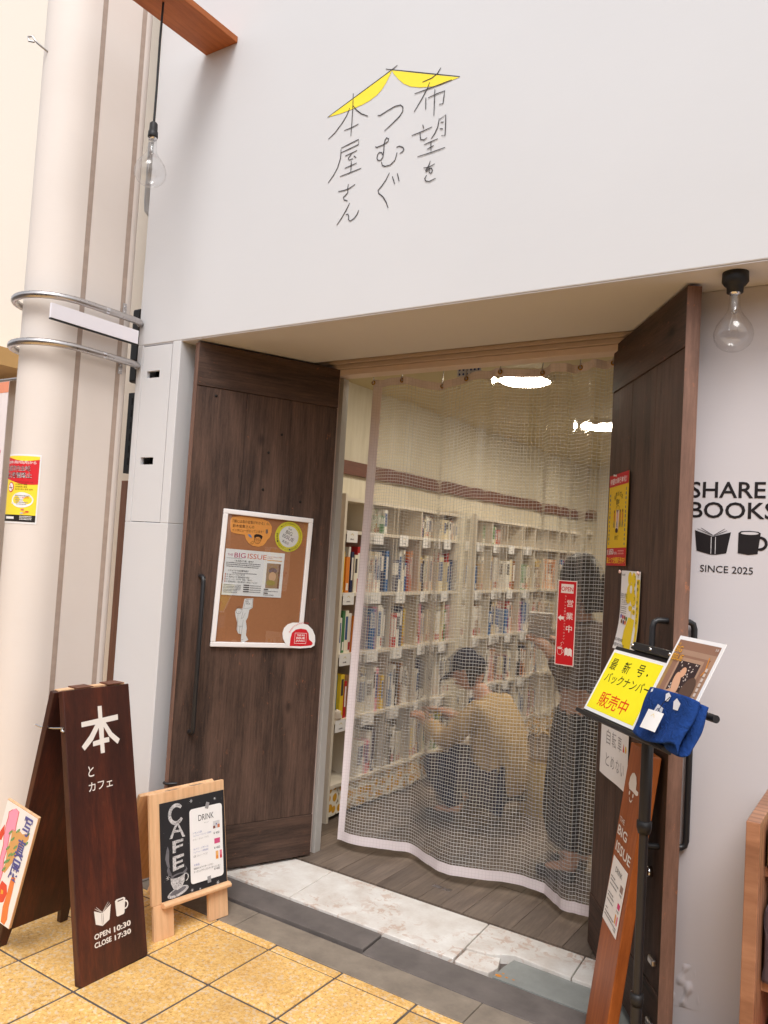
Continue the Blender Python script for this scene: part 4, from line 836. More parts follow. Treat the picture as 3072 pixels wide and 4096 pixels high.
pr.rect(.011, -.034, .079, .078, ink(162, 132, 108)); pr.ell(.042, .045, .020, .014, ink(120, 96, 100), .0006); pr.ell(.042, .018, .018, .022, ink(206, 166, 140), .0008); pr.ell(.036, -.010, .024, .012, ink(156, 142, 84), .0008); pr.rect(.070, -.033, .0785, .077, ink(128, 86, 66), .0008)
pr.build(ps)
fg = cutout('cutout_figure', D['fig'], ink(238, 236, 236), kidM(FRm, 0, 0, .0100), 'white paper cutout of a person in a cap holding up a magazine', 'cutout')
pr = Print(); LK = ink(70, 66, 66)
pr.line(D['figbox']+[D['figbox'][0]], .0014, LK)
bx0, by0, bx1, by1 = bb(D['figbox']); cxb, cyb = ctr(D['figbox'])
pr.text('THE', cxb-.012, cyb+.014, cxb-.003, cyb+.019, LK); pr.text('BIG', cxb-.012, cyb+.006, cxb+.001, cyb+.012, LK); pr.text('ISSUE', cxb-.012, cyb-.003, cxb+.008, cyb+.004, LK)
hx, hy = D['fig'][18][0]+.0, D['fig'][18][1]
q = D['fig']; fx0, fy0, fx1, fy1 = bb(q)
gx = lambda a: fx0+(fx1-fx0)*a; gy = lambda b: fy0+(fy1-fy0)*b
pr.ring(gx(.20), gy(.70), .012, .013, .0012, LK, a0=150, a1=370); pr.line([(gx(.04), gy(.745)), (gx(.16), gy(.765)), (gx(.36), gy(.735)), (gx(.44), gy(.72))], .0014, LK); pr.line([(gx(.06), gy(.74)), (gx(.12), gy(.79)), (gx(.26), gy(.79)), (gx(.33), gy(.745))], .0012, LK)
pr.line([(gx(.17), gy(.68)), (gx(.21), gy(.672)), (gx(.26), gy(.68))], .001, LK)
for ln in ([(.45, .70), (.42, .58), (.38, .52), (.50, .55), (.60, .66)], [(.18, .62), (.20, .40), (.22, .25)], [(.52, .50), (.50, .36), (.48, .10)], [(.30, .36), (.36, .36), (.37, .10)], [(.26, .36), (.50, .36)], [(.36, .06), (.52, .05), (.62, .07)], [(.14, .45), (.12, .30), (.22, .24)]): pr.line([(gx(a), gy(b)) for a, b in ln], .0011, LK)
pr.build(fg, 'ink_lines')
cs = cutout('cap_sticker', D['cap'], ink(240, 238, 237), kidM(FRm, 0, 0, .0198), 'white rounded sticker with a red cap at the frame corner', 'sticker')
pr = Print(); RC = ink(206, 34, 44); pr.poly(D['redcap'], RC)
x0, y0, x1, y1 = bb(D['capbox']); pr.line([(x0, y0), (x1, y0), (x1, y1), (x0, y1), (x0, y0)], .0022, ink(240, 236, 234), .0006)
WT = ink(240, 236, 234); hh = (y1-y0); ww = x1-x0
pr.text('THE BIG', x0+ww*.16, y0+hh*.72, x1-ww*.14, y0+hh*.88, WT, .0006, .02); pr.text('ISSUE', x0+ww*.14, y0+hh*.42, x1-ww*.12, y0+hh*.64, WT, .0006, .02); pr.text('JAPAN', x0+ww*.10, y0+hh*.12, x1-ww*.14, y0+hh*.34, WT, .0006, .02)
cx_, cy_ = ctr(D['redcap']); arc_text(pr, '500円で社会を変えよう。', cx_+.004, cy_-.012, .082, 152, 78, .0072, RC)
pr.build(cs)

# ---- posters on the right door (local x runs from hinge to outer edge)
def bend(k, ax='y', y0=0): return lambda x, y, z: (x, y, z+k*max(0, y0-y)**2)
Mr = kidM(RDm, .046, 1.456, .0062, .01)
rp = sheet('price_poster', 0, 0, .228, .342, .0005, ink(226, 188, 34), Mr, 'yellow and red book poster pinned on the right door', 'poster', warp=lambda x, y, z: (x, y, z+.004), nu=8, nv=6)
wq = lambda x, y, z: (x, y, z+.004)
pr = Print(wq); RP = ink(190, 32, 40); BP = ink(86, 110, 120); YK = ink(60, 50, 20)
pr.rect(.0002, .297, .2278, .3418, RP); pr.rect(.0002, .0002, .2278, .066, RP)
pr.text('待望の単行本化！', .012, .305, .205, .328, WT, .0006, .01)
for k, ch in enumerate('科学メガネ'): a = math.radians(150-30*k); rot_text(pr, ch, .118+.048*math.cos(a), .238+.030*math.sin(a), .017, .020, (a-math.pi/2)*.4, YK, .01)
pr.text('読本', .092, .226, .132, .248, YK, .0006, .01)
for xx, yt, nn in ((.020, .272, 12), (.205, .285, 13)):
    for k in range(nn): pr.rect(xx-random.uniform(.003, .006), yt-k*.0165-.012, xx+random.uniform(.003, .006), yt-k*.0165-random.uniform(0, .004), BP)
pr.poly([(.098, .13), (.128, .13), (.134, .205), (.1, .207)], ink(226, 206, 196)); pr.ring(.115, .212, .020, .010, .0018, YK, .0006)
for xx in (.078, .113, .148, .176): pr.line([(xx, .195), (xx, .165)], .007, ink(196, 70, 60), .0007); pr.line([(xx, .165), (xx-.006, .142)], .004, ink(70, 80, 100), .0007); pr.line([(xx, .165), (xx+.006, .142)], .004, ink(70, 80, 100), .0007); pr.ell(xx, .201, .005, .006, ink(110, 60, 44), .0008, 10)
pr.ell(.112, .130, .016, .009, ink(60, 40, 34), .0008)
pr.text('池内了', .088, .096, .136, .112, YK); pr.text('定価', .004, .040, .014, .060, WT); pr.text('1,850', .017, .038, .085, .062, WT, .0006, .01); pr.text('円(税込)', .089, .040, .128, .052, WT); pr.greek(.138, .205, .052, .006, ink(220, 150, 140), .0006); pr.greek(.138, .205, .042, .006, ink(220, 150, 140), .0006)
pr.text('路上で絶賛販売中！', .006, .008, .222, .032, ink(240, 190, 40), .0006, .015)
pr.build(rp)
MB().lathe([(0, .010), (.004, .010), (.0028, .004), (.005, 0), (0, 0)], 12).build('push_pin', ink(226, 220, 214), rp, Matrix.Translation((.08, .337, .004)), world=False)
Mf = kidM(RDm, .232, 1.165, .0062, .0)
wf = lambda x, y, z: (x, y, z+.003+.022*max(0, (.15-y)/.15)**2*(1-.4*x/.2))
fo_ = sheet('flower_poster', 0, 0, .200, .277, .0005, M_paper, Mf, 'white poster with a yellow flower curling off the right door', 'poster', warp=wf, nu=6, nv=10)
pr = Print(wf); FY = ink(240, 210, 40)
pr.ell(.108, .208, .040, .026, FY); pr.ell(.135, .246, .022, .026, FY, .0005); pr.ell(.095, .250, .020, .024, FY, .0005); pr.ell(.085, .185, .028, .022, FY, .0005); pr.ell(.138, .180, .026, .024, FY, .0005); pr.ell(.112, .214, .012, .014, M_paper, .0008)
pr.rect(.168, .030, .199, .250, FY); pr.poly([(.07, .07), (.10, .118), (.16, .112), (.16, .004), (.11, .004), (.07, .03)], FY); pr.line([(.128, .17), (.124, .14), (.126, .10)], .008, FY)
pr.ell(.108, .148, .018, .010, FY); pr.ell(.146, .138, .016, .010, FY); pr.rrect(.092, .036, .128, .092, .015, M_paper, .0008); pr.ell(.110, .055, .009, .008, FY, .0011); pr.rrect(.145, .032, .180, .092, .015, M_paper, .0008); pr.rrect(.157, .045, .168, .08, .004, FY, .0011)
pr.text('2025夏', .006, .258, .044, .266, KT); pr.text('当店も参加', .004, .184, .074, .198, KT); pr.line([(.002, .180), (.078, .182)], .0012, KT); pr.text('しています。', .004, .162, .078, .176, KT); pr.line([(.004, .157), (.08, .160)], .0012, KT)
for yy in (.148, .142, .134, .127): pr.greek(.006, .07, yy, .003, GY)
for k, (cxk, cyk, colk) in enumerate(((.022, .116, (110, 100, 190)), (.042, .114, (200, 70, 60)), (.062, .113, (150, 80, 50)), (.080, .110, (90, 140, 70)), (.034, .098, (110, 80, 40)), (.055, .096, (90, 50, 90)), (.073, .096, (230, 130, 60)))): pr.ell(cxk, cyk, .008, .0075, ink(*colk), .001, 14)
pr.vtext('『戦争』を考える', .182, .268, .014, .022, ink(44, 40, 30), .01, .0012); pr.vtext('ブックフェア', .152, .262, .014, .024, ink(44, 40, 30), .01, .0012)
pr.text('NO PREWAR', .004, .028, .080, .039, KT); pr.text('KEEP POSTWAR', .004, .010, .104, .021, KT)
pr.build(fo_)
for a, b in ((-.006, .272), (.188, .272)): MB().lathe([(0, .009), (.006, .008), (.0065, .004), (0, 0)], 12).build('push_pin', ink(232, 196, 186), fo_, Matrix.Translation((a, b, .003)), world=False)
Mb = kidM(RDm, .085, .692, .0062, .0)
wb = lambda x, y, z: (x, y, z+.003+.004*math.sin(x*17+1))
bn = sheet('bicycle_notice', 0, 0, .297, .205, .0005, M_paper, Mb, 'white notice with hollow handwritten characters low on the right door', 'notice', warp=wb, nu=10, nv=4)
pr = Print(wb); OL = ink(150, 146, 148)
for k, ch in enumerate('自転車'): pr.text(ch, .068+k*.055, .118, .108+k*.055, .172, OL)
for k, ch in enumerate('とめない'): pr.text(ch, .068+k*.050, .042, .104+k*.050, .086, OL)
pr.poly([(.232, .128), (.242, .158), (.252, .128)], ink(200, 70, 60)); pr.ell(.268, .142, .010, .012, ink(230, 190, 70), .0005)
pr.build(bn)

# ---- poster wrapped on the column
PR = .1312
def wc(x, y, z):
    a = math.radians(-36.5)-(.19-x)/PR; return (-3.11+(PR+z)*math.cos(a), -.33+(PR+z)*math.sin(a), 1.484+y)
cp = sheet('smoking_ban_poster', 0, 0, .19, .289, .0008, M_paper, Matrix.Identity(4), 'yellow and red street smoking ban poster stuck on the column', 'poster', warp=wc, nu=20, nv=2)
def sub(pts, n=8):     # add points so a print outline follows the curve
    o = []
    for i in range(len(pts)):
        a, b = pts[i], pts[(i+1) % len(pts)]; o += [(a[0]+(b[0]-a[0])*k/n, a[1]+(b[1]-a[1])*k/n) for k in range(n)]
    return o
pr = Print(wc); PY = ink(250, 222, 60); PRD = ink(214, 40, 48)
def strip(x0, x1, f0, f1, mat, z, n=16):
    z += pr.z(); vs_ = []
    for k in range(n+1): xx = x0+(x1-x0)*k/n; vs_ += [(xx, f0(xx), z), (xx, f1(xx), z)]
    pr.mb.add(vs_, [[2*k, 2*k+2, 2*k+3, 2*k+1] for k in range(n)], pr.m(mat))
strip(.006, .184, lambda x: .008, lambda x: .281, PY, .0004)
strip(.006, .184, lambda x: .175+.010*math.cos(x*22)-.02*x, lambda x: .268+.008*math.cos(x*26), PRD, .0007)
strip(.006, .184, lambda x: .008, lambda x: .036, ink(40, 36, 34), .0007)
pr.text('2025年1月27日(月)から', .014, .246, .172, .261, WT, .001, .015)
pr.text('大阪市内全域', .016, .217, .150, .241, WT, .0010, .03); pr.text('大阪市内全域', .016, .217, .150, .241, ink(30, 26, 28), .0013, .0)
pr.text('路上喫煙禁止', .010, .188, .158, .213, WT, .0010, .03); pr.text('路上喫煙禁止', .010, .188, .158, .213, ink(30, 26, 28), .0013, .0)
pr.text('No smoking in public area', .085, .170, .165, .175, ink(60, 60, 20), .001); pr.text('公共場所禁止吸煙', .085, .159, .142, .166, ink(60, 60, 20), .001); pr.text('公共场所禁止吸烟', .085, .149, .142, .156, ink(60, 60, 20), .001); pr.text('공공장소에서 흡연 금지', .085, .139, .165, .146, ink(60, 60, 20), .001)
pr.ell(.058, .150, .020, .021, PRD, .001); pr.ell(.058, .150, .016, .017, WT, .0013); pr.rect(.046, .146, .070, .149, ink(30, 26, 28), .0016); pr.line([(.047, .162), (.069, .138)], .003, PRD, .0018)
z2 = .001; pts = [(.122+.050*math.cos(2*math.pi*k/28), .098+.032*math.sin(2*math.pi*k/28)) for k in range(28)]
for k in range(28): pr.poly([(.122, .098), pts[k], pts[(k+1) % 28]], WT, z2); pr.k -= 1
pr.k += 1; pr.poly([(.082, .090), (.068, .083), (.092, .078)], WT, .001)
pr.text('1,000円', .118, .104, .152, .111, PRD, .0016)
for yy, xa, xb in ((.114, .09, .155), (.105, .09, .114), (.096, .09, .13), (.087, .095, .15), (.079, .10, .145)): pr.greek(xa, xb, yy, .004, ink(150, 146, 146), .0016)
for a, b, cc_ in ((.130, .058, (220, 120, 110)), (.150, .050, (210, 90, 60)), (.138, .046, (240, 170, 60)), (.128, .044, (200, 196, 190))): pr.ell(a, b, .008, .004, ink(*cc_), .001, 10)
strip(.036, .092, lambda x: .018, lambda x: .028, WT, .001, 6)
for yy in (.029, .023, .017): pr.greek(.12, .17, yy, .0035, WT, .001)
pr.build(cp)

# ---- banner at the far left
bnr = thing('shop_banner', 'white cloth banner with pink character hanging left of the column', 'banner', (-4.3, .08, .4))
Mbn = basis((-4.66, .06, .35), (1, 0, 0), (0, 0, 1))
wbn = lambda x, y, z: (x, y, z+.02*math.sin(x*9+y*1.3))
bmb = MB().grid(lambda a, b: wbn(.62*a, 1.9*b, 0), 14, 10).grid(lambda a, b: wbn(.62*(1-a), 1.9*b, -.002), 14, 10)
bc = bmb.build('banner_cloth', plain('banner_white', lin(240, 228, 226), .8, .03), bnr, Mbn)
pr = Print(wbn); pr.rect(0, 1.84, .62, 1.899, ink(236, 150, 116)); PKB = ink(222, 150, 152)
pr.line([(.50, 1.80), (.51, 1.65), (.525, 1.52), (.55, 1.48), (.575, 1.52)], .035, PKB); pr.line([(.42, 1.70), (.40, 1.50)], .03, PKB)
pr.poly([(.35, .95), (.62, 1.28), (.62, 1.16), (.40, .86)], ink(196, 180, 200)); pr.poly([(.38, .52), (.62, .62), (.62, 1.10), (.46, .86)], ink(196, 214, 160)); pr.rect(.30, .05, .62, .45, ink(236, 176, 168)); pr.rect(.545, .60, .62, .625, ink(60, 56, 60)); pr.rect(.57, .54, .60, .60, ink(60, 56, 60))
pr.build(bc, 'banner_print')
MB().tube([(-4.72, .05, 2.262), (-3.98, .05, 2.262)], .009, 8).build('banner_pole', M_steel, bnr)

# ---- floor stand with sloping display panel
SR = ((.71442, .62097, .32249), (-.69972, .63402, .32927), (0, -.46089, .88746))
SPm = basis((-.696, .028, 1.102), (SR[0][0], SR[1][0], SR[2][0]), (SR[0][2], SR[1][2], SR[2][2]))
st = thing('display_stand', 'black metal floor stand with sloping panel in front of right door', 'sign stand', (-.595, -.022, 0))
MB().box(-.152, .335, -.112, .118, -.014, -.006).build('display_panel', M_black, st, SPm, bevel=.002)
MB().box(-.152, .335, -.124, -.1125, -.014, .018).build('panel_lip', M_black, st, SPm, bevel=.002)
MB().box(-.05, .165, .1185, .142, -.020, .006).build('clamp_bar', M_black, st, SPm, bevel=.003)
for xx in (-.045, .055, .155): MB().lathe([(0, .004), (.004, .0035), (.005, 0)], 10).build('rivet', M_chrome, st, SPm @ Matrix.Translation((xx, .13, .006)))
MB().tube([(.30, .004, -.018), (.425, .004, -.018)], .010, 12).build('side_rod', M_black, st, SPm)
px, py = -.5985, -.035
MB().tube([(px, py, .02), (px, py, .26)], .0155, 14).build('lower_pole', M_black, st)
MB().tube([(px, py, .25), (px, py, .735)], .0125, 14).build('middle_pole', M_black, st)
MB().tube([(px, py, .73), (px, py, 1.02), (px-.02, py+.03, 1.09)], .0165, 14).build('upper_pole', M_black, st)
for z, rr in ((.262, .019), (.735, .021)): MB().lathe([(.0126, z-.022), (rr-.004, z-.022), (rr, z-.006), (rr, z+.012), (.013, z+.014)], 16, (px, py)).build('pole_collar', M_plastic, st)
MB().lathe([(0, 0), (.16, 0), (.16, .012), (.15, .018), (.02, .022), (0, .022)], 36, (px, py)).build('base_plate', M_black, st)
ys = sheet('yellow_sign', -.1485, -.105, .1485, .105, .0008, ink(244, 242, 240), kidM(SPm, 0, 0, -.004), 'bright yellow laminated sign with black and red characters on the stand', 'sign')
pr = Print(); SY = ink(252, 238, 40); SK = ink(40, 34, 12); SRD = ink(226, 62, 22)
pr.rect(-.139, -.095, .139, .095, SY)
for k_, ch in (('y_1', '最'), ('y_1b', '新'), ('y_1c', '号')): x0, y0, x1, y1 = bb(D[k_]); cx_, cy_ = (x0+x1)/2, (y0+y1)/2; pr.text(ch, cx_-.0185, cy_-.019, cx_+.0185, cy_+.019, SK, .0006, .005)
dx, dy = D['y_dot'][0]; pr.ell(dx+.004, dy-.006, .004, .004, SK, .0006, 10)
pr.text('バックナンバー', -.118, -.003, .135, .030, SK, .0006, .005); pr.text('販売中', -.090, -.080, .074, -.032, SRD, .0006, .006)
pr.build(ys)
mz = .016
mg = sheet('magazine_card', .177, -.10, .377, .187, .003, ink(240, 238, 238), kidM(SPm, 0, 0, mz, .0), 'laminated brown magazine cover standing on the right half of the stand', 'magazine')
pr = Print(); MBR = ink(150, 112, 92); MDK = ink(104, 72, 58); OR2 = ink(224, 160, 44)
pr.rect(.186, -.098, .368, .176, MBR); pr.rect(.186, .135, .368, .150, ink(172, 138, 116), .0005); pr.rect(.186, -.098, .200, .135, ink(170, 134, 84), .0005); pr.poly([(.35, .13), (.368, .15), (.368, -.05), (.33, -.05)], ink(176, 138, 112), .0005)
pr.rect(.222, .020, .330, .128, ink(178, 142, 118), .0006); pr.rect(.230, .030, .322, .118, ink(60, 44, 44), .0007)
for k in range(46): a, b = random.uniform(.234, .318), random.uniform(.034, .114); pr.ell(a, b, random.uniform(.0012, .0032), random.uniform(.0012, .0032), ink(224, 208, 196), .001, 8)
pr.ell(.262, .052, .016, .034, ink(224, 172, 138), .0016, rot=.3); pr.ell(.270, .086, .012, .015, ink(222, 168, 134), .0016); pr.ell(.254, .0, .026, .036, ink(208, 158, 126), .0015); pr.ell(.318, .036, .026, .044, ink(96, 72, 60), .0018, rot=-.2); pr.ell(.300, -.02, .04, .03, ink(206, 160, 130), .0014)
pr.line([(.345, .14), (.352, .105), (.344, .09)], .005, ink(214, 140, 60), .0012)
pr.text('THE', .190, .160, .204, .166, OR2, .002); pr.text('BIG', .189, .138, .220, .157, OR2, .002, .01); pr.text('ISSUE', .189, .114, .240, .133, OR2, .002, .01); pr.text('518', .354, .162, .366, .169, ink(236, 230, 226), .002)
pr.vtext('ヘンゼルとグレーテル', .358, .115, .011, .013, ink(226, 214, 204), 0, .002) if False else [pr.rect(.353, .112-k*.014, .362, .102-k*.014, ink(214, 196, 184), .002) for k in range(11)]
pr.build(mg, 'printed_cover')
# folded blue cloth over the lower right of the panel
M_blue = cloth('blue_cotton', lin(31, 64, 128), 38, .006)
clo = thing('folded_cloth', 'folded royal blue printed cloth hung over the right of the stand', 'cloth', M=kidM(SPm, .322, -.046, .020))
PF = [(-.114, .024), (-.06, .034), (0, .041), (.06, .045), (.095, .046), (.112, .040), (.114, .031), (.10, .025), (.05, .027), (.022, .024), (.016, .017), (.026, .011), (.06, .012), (.10, .016), (.118, .010), (.116, .001), (.095, -.005), (.02, -.008), (-.08, -.006), (-.112, -.002)]
def cf(a, b):
    s = a*(len(PF)-1); x = cr0([p[0] for p in PF], s); z = cr0([p[1] for p in PF], s)
    return (x+.006*b*math.sin(s*.9)+.004*math.sin(b*5), .062-.128*b-.010*math.sin(s*1.1)*b, z*(1-.15*b)+.004*math.sin(b*6+s*.5)-.010*b*b)
def cr0(A, s):
    s = max(0, min(len(A)-1.0001, s)); i = int(s); f = s-i; p0, p1, p2, p3 = A[max(i-1, 0)], A[i], A[min(i+1, len(A)-1)], A[min(i+2, len(A)-1)]
    return .5*(2*p1+(p2-p0)*f+(2*p0-5*p1+4*p2-p3)*f*f+(3*p1-p0-3*p2+p3)*f**3)
fo1 = MB().grid(cf, 110, 22).build('folded_fabric', M_blue, clo, world=False)
sm_ = fo1.modifiers.new('Solid', 'SOLIDIFY'); sm_.thickness = .0022; sm_.offset = 0
pr = Print(lambda x, y, z: (x, y, cr0([p[1] for p in PF], 4*(x+.114)/.209)*(1-.15*(.062-y)/.128)+.004*math.sin((.062-y)/.128*6+2*(x+.114)/.209)-.010*((.062-y)/.128)**2+z+.0022))
for pts in ([(-.035, .005), (-.022, .022), (.008, .016), (.002, -.008), (-.028, -.010)], [(.0, .052), (.012, .058), (.028, .050), (.022, .036), (.008, .034)], [(.045, .04), (.055, .05), (.075, .040), (.07, .022), (.05, .022)], [(-.06, -.03), (-.045, -.015), (-.03, -.018), (-.05, -.036)], [(-.095, .055), (-.085, .06), (-.078, .05), (-.088, .046)]):
    pr.poly(pts, ink(226, 228, 234))
pr.line([(-.028, .001), (-.015, .012), (0, .003)], .0022, M_blue, .0012)
pr.build(clo, 'white_pattern')
tg = sheet('white_tag', 0, 0, .074, .052, .0006, ink(244, 242, 240), kidM(SPm, .288, -.098, .070, .02), 'small blank white tag resting on the blue cloth', 'tag', warp=lambda x, y, z: (x, y, z+.004*math.sin(x*30)), nu=6, nv=2)
pr = Print(lambda x, y, z: (x, y, z+.004*math.sin(x*30))); pr.line([(.028, .036), (.037, .043), (.046, .034)], .0016, ink(236, 206, 80)); pr.build(tg, 'roof_mark')
MB().tube([(.045, .05, .002), (.055, .075, .006), (.065, .098, .002)], .0009, 6).build('string', M_plastic, tg, world=False)

# ---- leaning orange plank
def fr3(yaw, tilt, spin): return Matrix.Rotation(yaw, 4, 'Z') @ Matrix.Rotation(-tilt, 4, 'X') @ Matrix.Rotation(spin, 4, 'Y')
F_ = fr3(-.979, .131, .033); e1 = F_ @ Vector((1, 0, 0)); e2 = F_ @ Vector((0, 0, 1))
PLs = basis((-.720, .1344, .4513), e1, e2) @ Matrix.Scale(.94, 4)     # plane of the plank's face
PLm = basis((-.720, .1344, .4513), e1, e2) @ Matrix.Translation((.0207, 0, -.001)) @ Matrix.Rotation(.06, 4, 'Z')
pk = tag(MB().prism([(-.1015, -.452), (.078, -.457), (.078, .450), (-.1015, .455)], -.034, 0).build('plank_sign', M_plankw, None, PLm, bevel=.003), 'tall orange brown plank sign leaning against the right door', 'sign board')
pr = Print(); CW = ink(236, 232, 228)
pr.poly([(-.062, .350), (-.060, .372), (-.048, .390), (-.030, .396), (-.008, .390), (.006, .372), (.010, .352), (.034, .352), (.036, .342), (.020, .336), (-.02, .338), (-.05, .336)], CW)
pr.ell(-.041, .326, .006, .007, CW); pr.ell(-.006, .327, .006, .007, CW); pr.line([(-.034, .312), (-.026, .304), (-.014, .304), (-.006, .313)], .0045, CW)
pr.text('THE', -.082, .218, -.034, .234, CW); pr.text('BIG', -.083, .176, .012, .207, CW, bold=.015); pr.text('ISSUE', -.074, .124, .076, .156, CW, bold=.015)
pr.build(pk, 'lettering', PLm.inverted() @ PLs)
ms = sheet('small_menu', -.074, -.105, .074, .105, .0006, M_paper, kidM(PLs, 0, 0, .0012), 'small white drink menu sheet stuck on the leaning plank', 'menu')
pr = Print(); pr.text('DRINK', -.034, .066, .034, .083, KT); pr.rect(.034, .030, .062, .052, ink(150, 130, 124)); pr.rect(.038, -.022, .062, -.004, ink(206, 60, 112)); pr.rect(.034, -.070, .046, -.042, ink(226, 160, 90)); pr.rect(.051, -.070, .062, -.042, ink(214, 110, 130))
for yy, xb in ((.040, -.02), (.030, .02), (.016, .01), (-.012, -.01), (-.022, .0), (-.036, .0), (-.062, -.04), (-.074, .03), (-.084, .06)): pr.greek(-.062, xb, yy, .005, GY)
for yy in (.018, -.034, -.094): pr.text('¥ 400', .036, yy, .060, yy+.008, KT)
pr.build(ms)

# ---- wooden rack at the right edge
rk = thing('street_rack', 'figured brown wooden rack with wrapped goods at right edge', 'rack', (-.1, -.05, 0))
MB().box(-.313, -.281, -.20, .165, 0, .855).build('side_panel', M_walnut, rk, bevel=.002)
for z in (.08, .42, .70): MB().box(-.2805, .35, -.10, .145, z, z+.022).build('shelf_board', M_walnut, rk)
MB().box(-.2805, .35, .148, .166, .02, .84).build('back_panel', M_aedge, rk)
M_wrap = glass_thin('clear_wrap', (.9, .9, .92, 1), 1.5, .1, .12)
for k, (z, cc_, lb) in enumerate(((.442, (96, 82, 88), 'clear wrapped dark packet on the middle shelf of the right rack'), (.722, (150, 140, 96), 'olive packet on the top shelf of the right rack'), (.102, (170, 30, 38), 'red box on the bottom shelf of the right rack'))):
    pk_ = tag(MB().box(-.275, -.12, -.12, .08, z+.0005, z+(.11 if k == 1 else .19)).build('packet', plain('packet_%d' % k, lin(*cc_), .4, .2, 20), None, bevel=.012), lb, 'packet', 'goods on the right rack')
    if k == 0:
        wr = MB().grid(lambda a, b: (-.2655-.006*math.sin(b*9+a*5), -.165+.26*a, z+.001+.20*b+.008*math.sin(a*12)), 14, 10); wr.build('plastic_wrap', M_wrap, pk_)

# ---- clear vinyl curtain with thread grid
def curtain_mat():
    t = NT('thread_vinyl'); uv = t.n('ShaderNodeUVMap'); sx = t.n('ShaderNodeSeparateXYZ'); t.l(uv.outputs[0], sx.inputs[0]); P = .0148
    fu = t.math('FRACT', t.math('DIVIDE', sx.outputs[0], P)); fv = t.math('FRACT', t.math('DIVIDE', sx.outputs[1], P))
    lu = t.math('LESS_THAN', fu, .11); lv = t.math('LESS_THAN', fv, .13); ln = t.math('MAXIMUM', lu, lv)
    hu = t.math('ABSOLUTE', t.math('SUBTRACT', fu, .55)); hv = t.math('ABSOLUTE', t.math('SUBTRACT', fv, .56)); cell = t.math('MULTIPLY', t.math('MAXIMUM', hu, hv), 2)
    wob = t.noise(uv.outputs[0], 60, 2); hgt = t.math('ADD', t.math('POWER', cell, 3), t.math('MULTIPLY', wob, .5))
    bp = t.n('ShaderNodeBump'); bp.inputs['Strength'].default_value = .22; bp.inputs['Distance'].default_value = .0012; t.l(hgt, bp.inputs['Height'])
    tr = t.n('ShaderNodeBsdfTransparent'); tr.inputs[0].default_value = (.95, .94, .92, 1)
    rf = t.n('ShaderNodeBsdfRefraction'); rf.inputs['IOR'].default_value = 1.03; rf.inputs['Roughness'].default_value = .11; rf.inputs['Color'].default_value = (.96, .95, .93, 1); t.l(bp.outputs[0], rf.inputs['Normal'])
    gl = t.n('ShaderNodeBsdfGlossy'); gl.inputs['Roughness'].default_value = .2; t.l(bp.outputs[0], gl.inputs['Normal'])
    df = t.n('ShaderNodeBsdfDiffuse'); df.inputs[0].default_value = (.88, .88, .88, 1)
    m0 = t.n('ShaderNodeMixShader'); m0.inputs[0].default_value = .55; t.l(tr.outputs[0], m0.inputs[1]); t.l(rf.outputs[0], m0.inputs[2])
    fr_ = t.n('ShaderNodeLayerWeight'); fr_.inputs['Blend'].default_value = .5; t.l(bp.outputs[0], fr_.inputs['Normal'])
    m1 = t.n('ShaderNodeMixShader'); t.l(t.math('ADD', t.math('MULTIPLY', t.math('POWER', fr_.outputs['Facing'], 4), .8), .065), m1.inputs[0]); t.l(m0.outputs[0], m1.inputs[1]); t.l(gl.outputs[0], m1.inputs[2])
    tl = t.n('ShaderNodeBsdfTranslucent'); tl.inputs[0].default_value = (.8, .8, .78, 1)
    m3 = t.n('ShaderNodeMixShader'); m3.inputs[0].default_value = .25; t.l(df.outputs[0], m3.inputs[1]); t.l(tl.outputs[0], m3.inputs[2])
    hz = t.n('ShaderNodeMixShader'); hz.inputs[0].default_value = .025; t.l(m1.outputs[0], hz.inputs[1]); t.l(df.outputs[0], hz.inputs[2])
    m2 = t.n('ShaderNodeMixShader'); t.l(t.math('MAXIMUM', t.math('MULTIPLY', lu, .46), t.math('MULTIPLY', lv, .66)), m2.inputs[0]); t.l(hz.outputs[0], m2.inputs[1]); t.l(m3.outputs[0], m2.inputs[2])
    t.l(m2.outputs[0], t.out.inputs['Surface']); return t.m
def hem_mat():
    t = NT('hem_tape'); uv = t.n('ShaderNodeUVMap'); sx = t.n('ShaderNodeSeparateXYZ'); t.l(uv.outputs[0], sx.inputs[0]); P = .0148
    fu = t.math('FRACT', t.math('DIVIDE', sx.outputs[0], P)); fv = t.math('FRACT', t.math('DIVIDE', sx.outputs[1], P)); ln = t.math('MAXIMUM', t.math('LESS_THAN', fu, .12), t.math('LESS_THAN', fv, .12))
    c = t.mix(t.math('MULTIPLY', ln, .35), lin(226, 214, 214), lin(186, 172, 172)); t.bsdf(c, .55, ln, .1, .001); return t.m
M_vinyl, M_hem = curtain_mat(), hem_mat()
KX = [-2.262, -2.17, -2.076, -1.99, -1.91, -1.81, -1.71, -1.62, -1.532, -1.43, -1.332, -1.27, -1.227, -1.175, -1.126, -1.075, -1.03, -.96, -.90]
KY = [.826, .815, .835, .885, .924, .885, .832, .828, .847, .895, .922, .928, .916, .865, .821, .808, .816, .845, .84]
TZ = [2.306, 2.302, 2.301, 2.285, 2.268, 2.262, 2.300, 2.303, 2.300, 2.290, 2.302, 2.304, 2.30, 2.298, 2.303, 2.306, 2.308, 2.312, 2.312]
def cr1(A, s):
    s = max(0, min(len(A)-1.0001, s)); i = int(s); f = s-i; p0, p1, p2, p3 = A[max(i-1, 0)], A[i], A[min(i+1, len(A)-1)], A[min(i+2, len(A)-1)]
    return .5*(2*p1+(p2-p0)*f+(2*p0-5*p1+4*p2-p3)*f*f+(3*p1-p0-3*p2+p3)*f**3)
